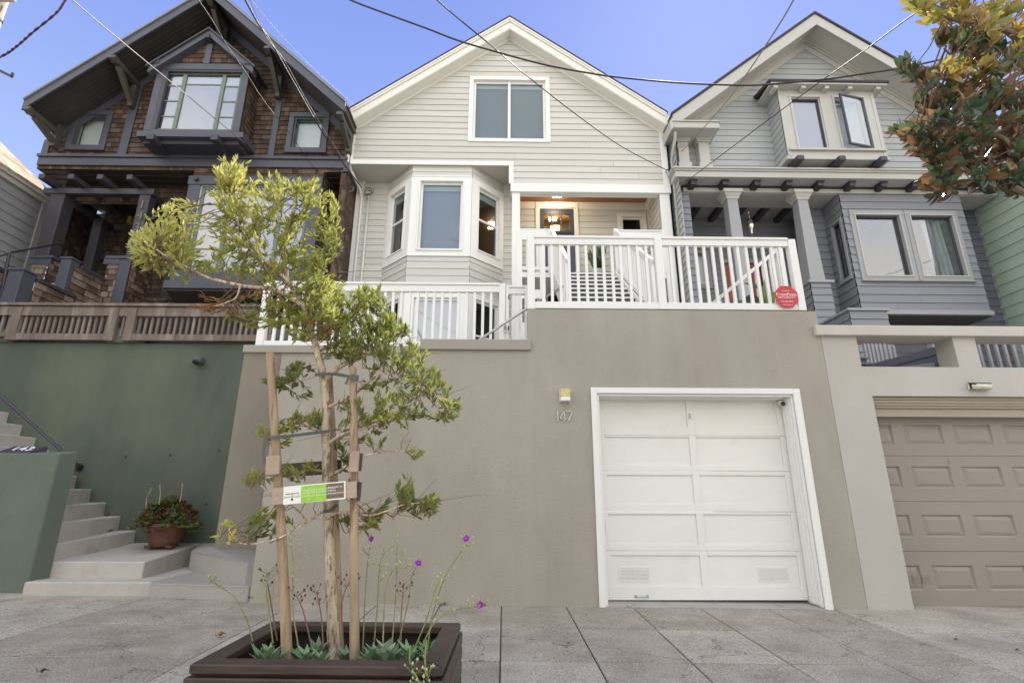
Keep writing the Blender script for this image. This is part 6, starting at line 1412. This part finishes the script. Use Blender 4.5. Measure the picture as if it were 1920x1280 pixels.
# =============== MAGNOLIA AT THE RIGHT ===============
mg = thing('magnolia_tree', 'magnolia branches with big glossy leaves, rust brown underneath, hanging in at the upper right', 'tree', (4.9, 3.0, 0))
MAGL = leafmat('magnolia_leaf', [(0, (.035, .065, .035)), (.5, (.085, .125, .055)), (.8, (.23, .25, .06)), (1, (.42, .37, .08))], .20, .42, back=[(0, (.10, .058, .030)), (.5, (.24, .13, .055)), (1, (.44, .30, .07))], spec=.7)  # yellow end of the tint stands for sun shining through the top leaves
m = MB(); MY = 3.5
mbr = [([(4.95, 3.0, -.3), (4.9, 3.0, 1.5), (4.8, 3.1, 2.8)], .11, .08), ([(4.8, 3.1, 2.8), (4.5, 3.3, 3.6), tuple(at(1960, 370, MY)), tuple(at(1870, 335, MY)), tuple(at(1790, 305, MY)), tuple(at(1745, 290, MY))], .04, .008),
       ([(4.8, 3.1, 2.8), (4.9, 3.4, 4.0), tuple(at(1990, 160, MY)), tuple(at(1890, 60, MY)), tuple(at(1800, 40, MY)), tuple(at(1730, 20, MY))], .05, .008),
       ([tuple(at(1990, 160, MY)), tuple(at(1900, 190, MY)), tuple(at(1820, 180, MY)), tuple(at(1720, 150, MY))], .03, .007), ([tuple(at(1960, 370, MY)), tuple(at(1880, 260, MY)), tuple(at(1780, 240, MY)), tuple(at(1710, 250, MY))], .025, .006)]
mn = []
for pts, a, b in mbr:
    q = smooth(pts, 6); m.tube([tuple(p) for p in q], taper(len(q), a, b), 10, wob=.1); mn += q[6:]
m.build('trunk', mat('magnolia_bark', (.20, .14, .09), .8, .25, 8, .4, 40), mg, smooth=True)
tw = MB(); lf = MB()
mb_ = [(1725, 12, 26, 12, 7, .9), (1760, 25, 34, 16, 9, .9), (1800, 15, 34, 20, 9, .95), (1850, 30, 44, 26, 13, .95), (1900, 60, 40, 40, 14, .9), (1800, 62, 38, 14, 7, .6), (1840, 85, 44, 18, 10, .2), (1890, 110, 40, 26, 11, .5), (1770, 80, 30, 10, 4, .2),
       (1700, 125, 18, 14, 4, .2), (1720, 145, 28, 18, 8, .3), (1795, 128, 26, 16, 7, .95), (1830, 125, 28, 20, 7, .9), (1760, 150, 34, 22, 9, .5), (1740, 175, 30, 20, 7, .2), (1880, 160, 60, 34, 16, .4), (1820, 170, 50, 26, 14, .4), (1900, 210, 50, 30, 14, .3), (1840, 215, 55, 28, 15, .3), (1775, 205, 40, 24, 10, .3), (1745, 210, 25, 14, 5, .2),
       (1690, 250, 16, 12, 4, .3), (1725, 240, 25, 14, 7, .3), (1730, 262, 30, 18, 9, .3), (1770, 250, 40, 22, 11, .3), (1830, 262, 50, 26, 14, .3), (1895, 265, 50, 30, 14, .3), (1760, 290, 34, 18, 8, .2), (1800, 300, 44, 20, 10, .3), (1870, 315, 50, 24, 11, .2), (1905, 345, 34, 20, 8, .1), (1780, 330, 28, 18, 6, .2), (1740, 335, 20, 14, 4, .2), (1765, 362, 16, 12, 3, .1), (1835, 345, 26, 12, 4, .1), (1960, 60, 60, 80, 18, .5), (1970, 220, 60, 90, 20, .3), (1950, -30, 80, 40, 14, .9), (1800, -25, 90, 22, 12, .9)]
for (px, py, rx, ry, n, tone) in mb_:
    for k in range(max(1, int(n*1.1))):
        a = random.uniform(0, 2*pi); r = sqrt(random.random()); tip = at(px+rx*r*cos(a), py+ry*r*sin(a), MY+random.gauss(0, .22))
        bs = min(mn, key=lambda q: (q-tip).length+random.uniform(0, .15)); 
        if (bs-tip).length > .6: bs = tip+(bs-tip).normalized()*.5
        mid = (bs+tip)/2+Vector((0, 0, -.04)); tw.tube([tuple(bs), tuple(mid), tuple(tip)], [.007, .005, .004], 5, cap=False)
        d = (tip-mid).normalized(); d = (d+Vector((random.uniform(-.5, .1), random.uniform(-.4, .2), random.uniform(-.3, .6)))).normalized(); r1 = d.orthogonal().normalized(); u1 = d.cross(r1)
        for j in range(random.randint(6, 9)):
            th = j*2.4+random.uniform(-.3, .3); rad = r1*cos(th)+u1*sin(th); sp_ = random.uniform(.5, 1.4)
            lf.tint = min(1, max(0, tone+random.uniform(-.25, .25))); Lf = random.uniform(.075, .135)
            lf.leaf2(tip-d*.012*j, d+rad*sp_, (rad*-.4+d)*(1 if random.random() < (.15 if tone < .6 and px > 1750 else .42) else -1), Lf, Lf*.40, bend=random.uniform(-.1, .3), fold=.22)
tw.build('twigs', BARK2, mg); lf.build('crown', MAGL, mg)

# =============== WIRES AND POLE ===============
def wire(name, label, pts, y0, y1, r, mt, tw_=0, grp='overhead cables'):
    n = len(pts); q = smooth([tuple(at(a, b, y0+(y1-y0)*i/(n-1))) for i, (a, b) in enumerate(pts)], 5); m = MB()
    d0 = (q[0]-q[2]).normalized(); q = [q[0]+d0*9] + q          # carry on over the street
    if y0 == y1 < 5: q = q+[q[-1]+(q[-1]-q[-3]).normalized()*14]
    if tw_:
        for ph in (0, pi):
            qq = []
            for i, p in enumerate(smooth([tuple(x) for x in q], 4)): qq.append((p.x+tw_*cos(i*.55+ph)*.5, p.y+tw_*sin(i*.55+ph), p.z+tw_*cos(i*.55+ph)))
            m.tube(qq, r, 5)
    else: m.tube([tuple(p) for p in q], r, 6)
    return tag(m.build(name, mt, None, origin=tuple(q[0])), label, 'cable', grp)
wire('overhead_cable', 'thick dark cable sagging across the cream gable and the grey house towards the magnolia', [(590, -32), (656, 0), (710, 21), (798, 53), (858, 76), (932, 98), (1027, 123), (1115, 139), (1167, 146), (1280, 156), (1384, 160), (1439, 158.6), (1548, 149), (1621, 138.5), (1694, 127.6), (1738, 118), (1840, 95), (1960, 62)], 4.4, 4.4, .010, CABLE, .0)
wire('overhead_cable', 'thin cable from the top centre down to the right corner of the cream house', [(740, -90), (819, 0), (932, 95), (992, 146), (1079, 214), (1167, 276), (1250, 319)], 3.2, 10.22, .008, CABLE)
wire('overhead_cable', 'pale cable curving down to the little eave return of the grey house', [(1520, -90), (1488, 0), (1435, 87), (1395, 146), (1366, 186), (1322, 237), (1278, 284)], 3.5, 10.0, .010, CABLEL, .0)
wire('overhead_cable', 'thin cable from the magnolia down to the left end of the grey cornice', [(1790, -20), (1705, 33), (1621, 95), (1533, 157), (1439, 226), (1366, 281), (1286, 341)], 3.5, 9.95, .008, CABLE)
wire('overhead_cable', 'bundled cables dropping past the right small window of the brown house', [(430, -60), (460, 0), (485, 46), (503, 71), (531, 120), (567, 184), (602, 244), (637, 297), (678, 352)], 3.6, 10.6, .013, CABLE, .0)
wire('overhead_cable', 'pale cable running close beside the bundle in front of the brown gable', [(435, -70), (468, 0), (500, 70), (534, 115), (572, 184), (607, 242), (640, 293), (690, 356)], 3.4, 10.9, .005, CABLEL)
wire('overhead_cable', 'thin cable crossing the peak of the brown gable and its big upstairs window', [(330, -60), (372, 0), (400, 42), (425, 85), (460, 135), (496, 191), (538, 244), (584, 308), (625, 352)], 3.6, 10.2, .006, CABLE)
wire('overhead_cable', 'pale thin cable from the upper left down to the sill of the brown upstairs window', [(60, -80), (136, 0), (234, 83), (340, 170), (425, 241), (460, 269)], 3.6, 9.6, .007, CABLEL)
wire('overhead_cable', 'twisted purple cable in the top left corner of the sky', [(150, -40), (123, 0), (105, 25), (60, 62), (30, 88), (0, 107), (-60, 130)], 6, 6, .010, CABLEP, .009)
wire('overhead_cable', 'very thin pale line ending at the left eave of the cream house', [(420, -70), (471, 0), (531, 71), (600, 140), (668, 200)], 4, 9.95, .003, CABLEL)
up = thing('utility_pole', 'weathered wooden utility pole at the top left corner', 'utility pole', (-17, 12.5, 0))
pb = at(-4, 20, 12.5); m = MB(); m.tube([(pb.x, 12.5, 0), (pb.x, 12.5, 17.5)], [.2, .16], 14); m.build('pole', mat('pole_wood', (.36, .31, .26), .9, .2, 5, streak=(1, 1, .1)), up, smooth=True)
p = at(6, 24, 12.3); m = MB(); m.tube([(pb.x, 12.5, p.z-.06), (pb.x, 12.5, p.z+.0)], .185, 14); m.build('band', BLACKM, up)
p = at(28, 2, 12.4); m = MB(); m.box(pb.x, p.x+.05, 12.2, 12.4, p.z-.06, p.z+.1); m.build('crossarm', CABLEL, up)
p, q = at(0, 132, 12.4), at(22, 144, 12.4); m = MB(); m.beam((pb.x, 12.4, p.z+.4), tuple(q), .06, .06); m.tube([tuple(q), tuple(q+Vector((0, 0, .12)))], .04, 8); m.build('side_arm', CABLE, up)
# cable ends tied at the house corners
def knot(label, c, y, r, n, mt=CABLE):
    m = MB(); o = at(c[0], c[1], y)
    for k in range(n):
        a0 = random.uniform(0, 6); s1, s2 = random.uniform(.5, 1)*r, random.uniform(.3, .7)*r
        m.tube([(o.x+s1*cos(a0+t*.5)+.01*k, o.y-.03*k, o.z+s2*sin(a0+t*.5)) for t in range(12)], .006, 5)
    tag(m.build('cable_coil', mt, None, origin=tuple(o)), label, 'cable coil', 'coiled service cable ends')
knot('tangle of black cable by the conduit left of the cream bay window', (690, 362), 10.9, .14, 4)
knot('small dark cable knot at the right corner of the cream house', (1252, 322), 10.2, .07, 3)
knot('pale cable loop on the shingles near the brown house right corner', (655, 355), 10.6, .18, 3, CABLEL)
knot('small cable knot under the left end of the grey cornice', (1288, 338), 9.85, .07, 3)
knot('pale cable knot by the pilasters of the grey house', (1275, 275), 9.9, .09, 3, CABLEL)

# =============== SMALL GROUND THINGS ===============
DRY = mat('dry_leaf', (.26, .085, .035), .6, .2, 30); DRY2 = mat('dark_dry_leaf', (.09, .05, .03), .7, .2, 30)
for i, (px, py, z, lab, mt, L_) in enumerate(((404, 1191, .04, 'curled orange brown leaf on the sidewalk left of the planter', DRY, .09), (1908, 1102, -.04, 'orange leaf on the sidewalk at the far right edge', DRY, .09), (196, 967, .88, 'dark dry leaf on the third visible entry step', DRY2, .10), (200, 998, .68, 'dark dry leaf on the entry step just above the landing', DRY2, .10), (70, 1260, .05, 'flat dark leaf on the sidewalk at the lower left', DRY2, .07), (1790, 1200, -.03, 'tiny dark leaf on the pale slab right of the long seam', DRY2, .05), (1905, 1220, -.03, 'small dark leaf on the pale slab at the right edge', DRY2, .05), (1060, 1215, 0, 'tiny brown leaf crumb beside the utility cover', DRY2, .025))):
    d = CR @ Vector(((px-960)/FPX, (640-py)/FPX, -1.0)); t_ = (z-CAMZ)/d.z; c = Vector((0, 0, CAMZ))+d*t_
    if z > .3: c = at(px, py, 7.9 if i == 2 else 7.75); c.z += .012
    m = MB()
    for s_ in (1, -1):
        m.leaf(c+Vector((0, 0, .006)), Vector((1, .3*s_, .12+.1*(s_ > 0))), Vector((0, -.4*s_, 1)), L_, L_*.4, bend=.5*s_, fold=-.5)
    m.tube([tuple(c), tuple(c+Vector((-L_*.15, 0, L_*.4)))], .0018, 4)
    tag(m.build('fallen_leaf', mt, None, origin=tuple(c)), lab, 'leaf', 'fallen leaves')
WEED = leafmat('weed_leaf', [(0, (.04, .09, .03)), (1, (.16, .22, .06))], .6, .3)
for px, py, y, n, lab in ((830, 1136, 6.46, 26, 'small green weed at the foot of the tan wall right of the planter'), (470, 1122, 6.5, 22, 'weed growing in the corner where the tiled steps meet the tan wall'), (397, 1012, 8.2, 40, 'leafy weed in the corner between green wall and tan wall'), (905, 1137, 6.47, 12, 'tiny weed in the joint at the foot of the tan wall'), (1180, 1140, 6.44, 10, 'tiny weed at the left foot of the garage apron')):
    c = at(px, py, y); m = MB(); 
    for k in range(n):
        m.tint = random.random(); a = random.uniform(0, 2*pi); m.leaf(c+Vector((random.gauss(0, .03), random.uniform(-.01, .02), random.uniform(0, .12 if n > 30 else .02))), Vector((cos(a), sin(a)*.6-.3, random.uniform(.3, 1.2))), Vector((0, 0, 1)), random.uniform(.02, .045), .014)
    tag(m.build('weed', WEED, None, origin=tuple(c)), lab, 'weed', 'weeds in the pavement joints')
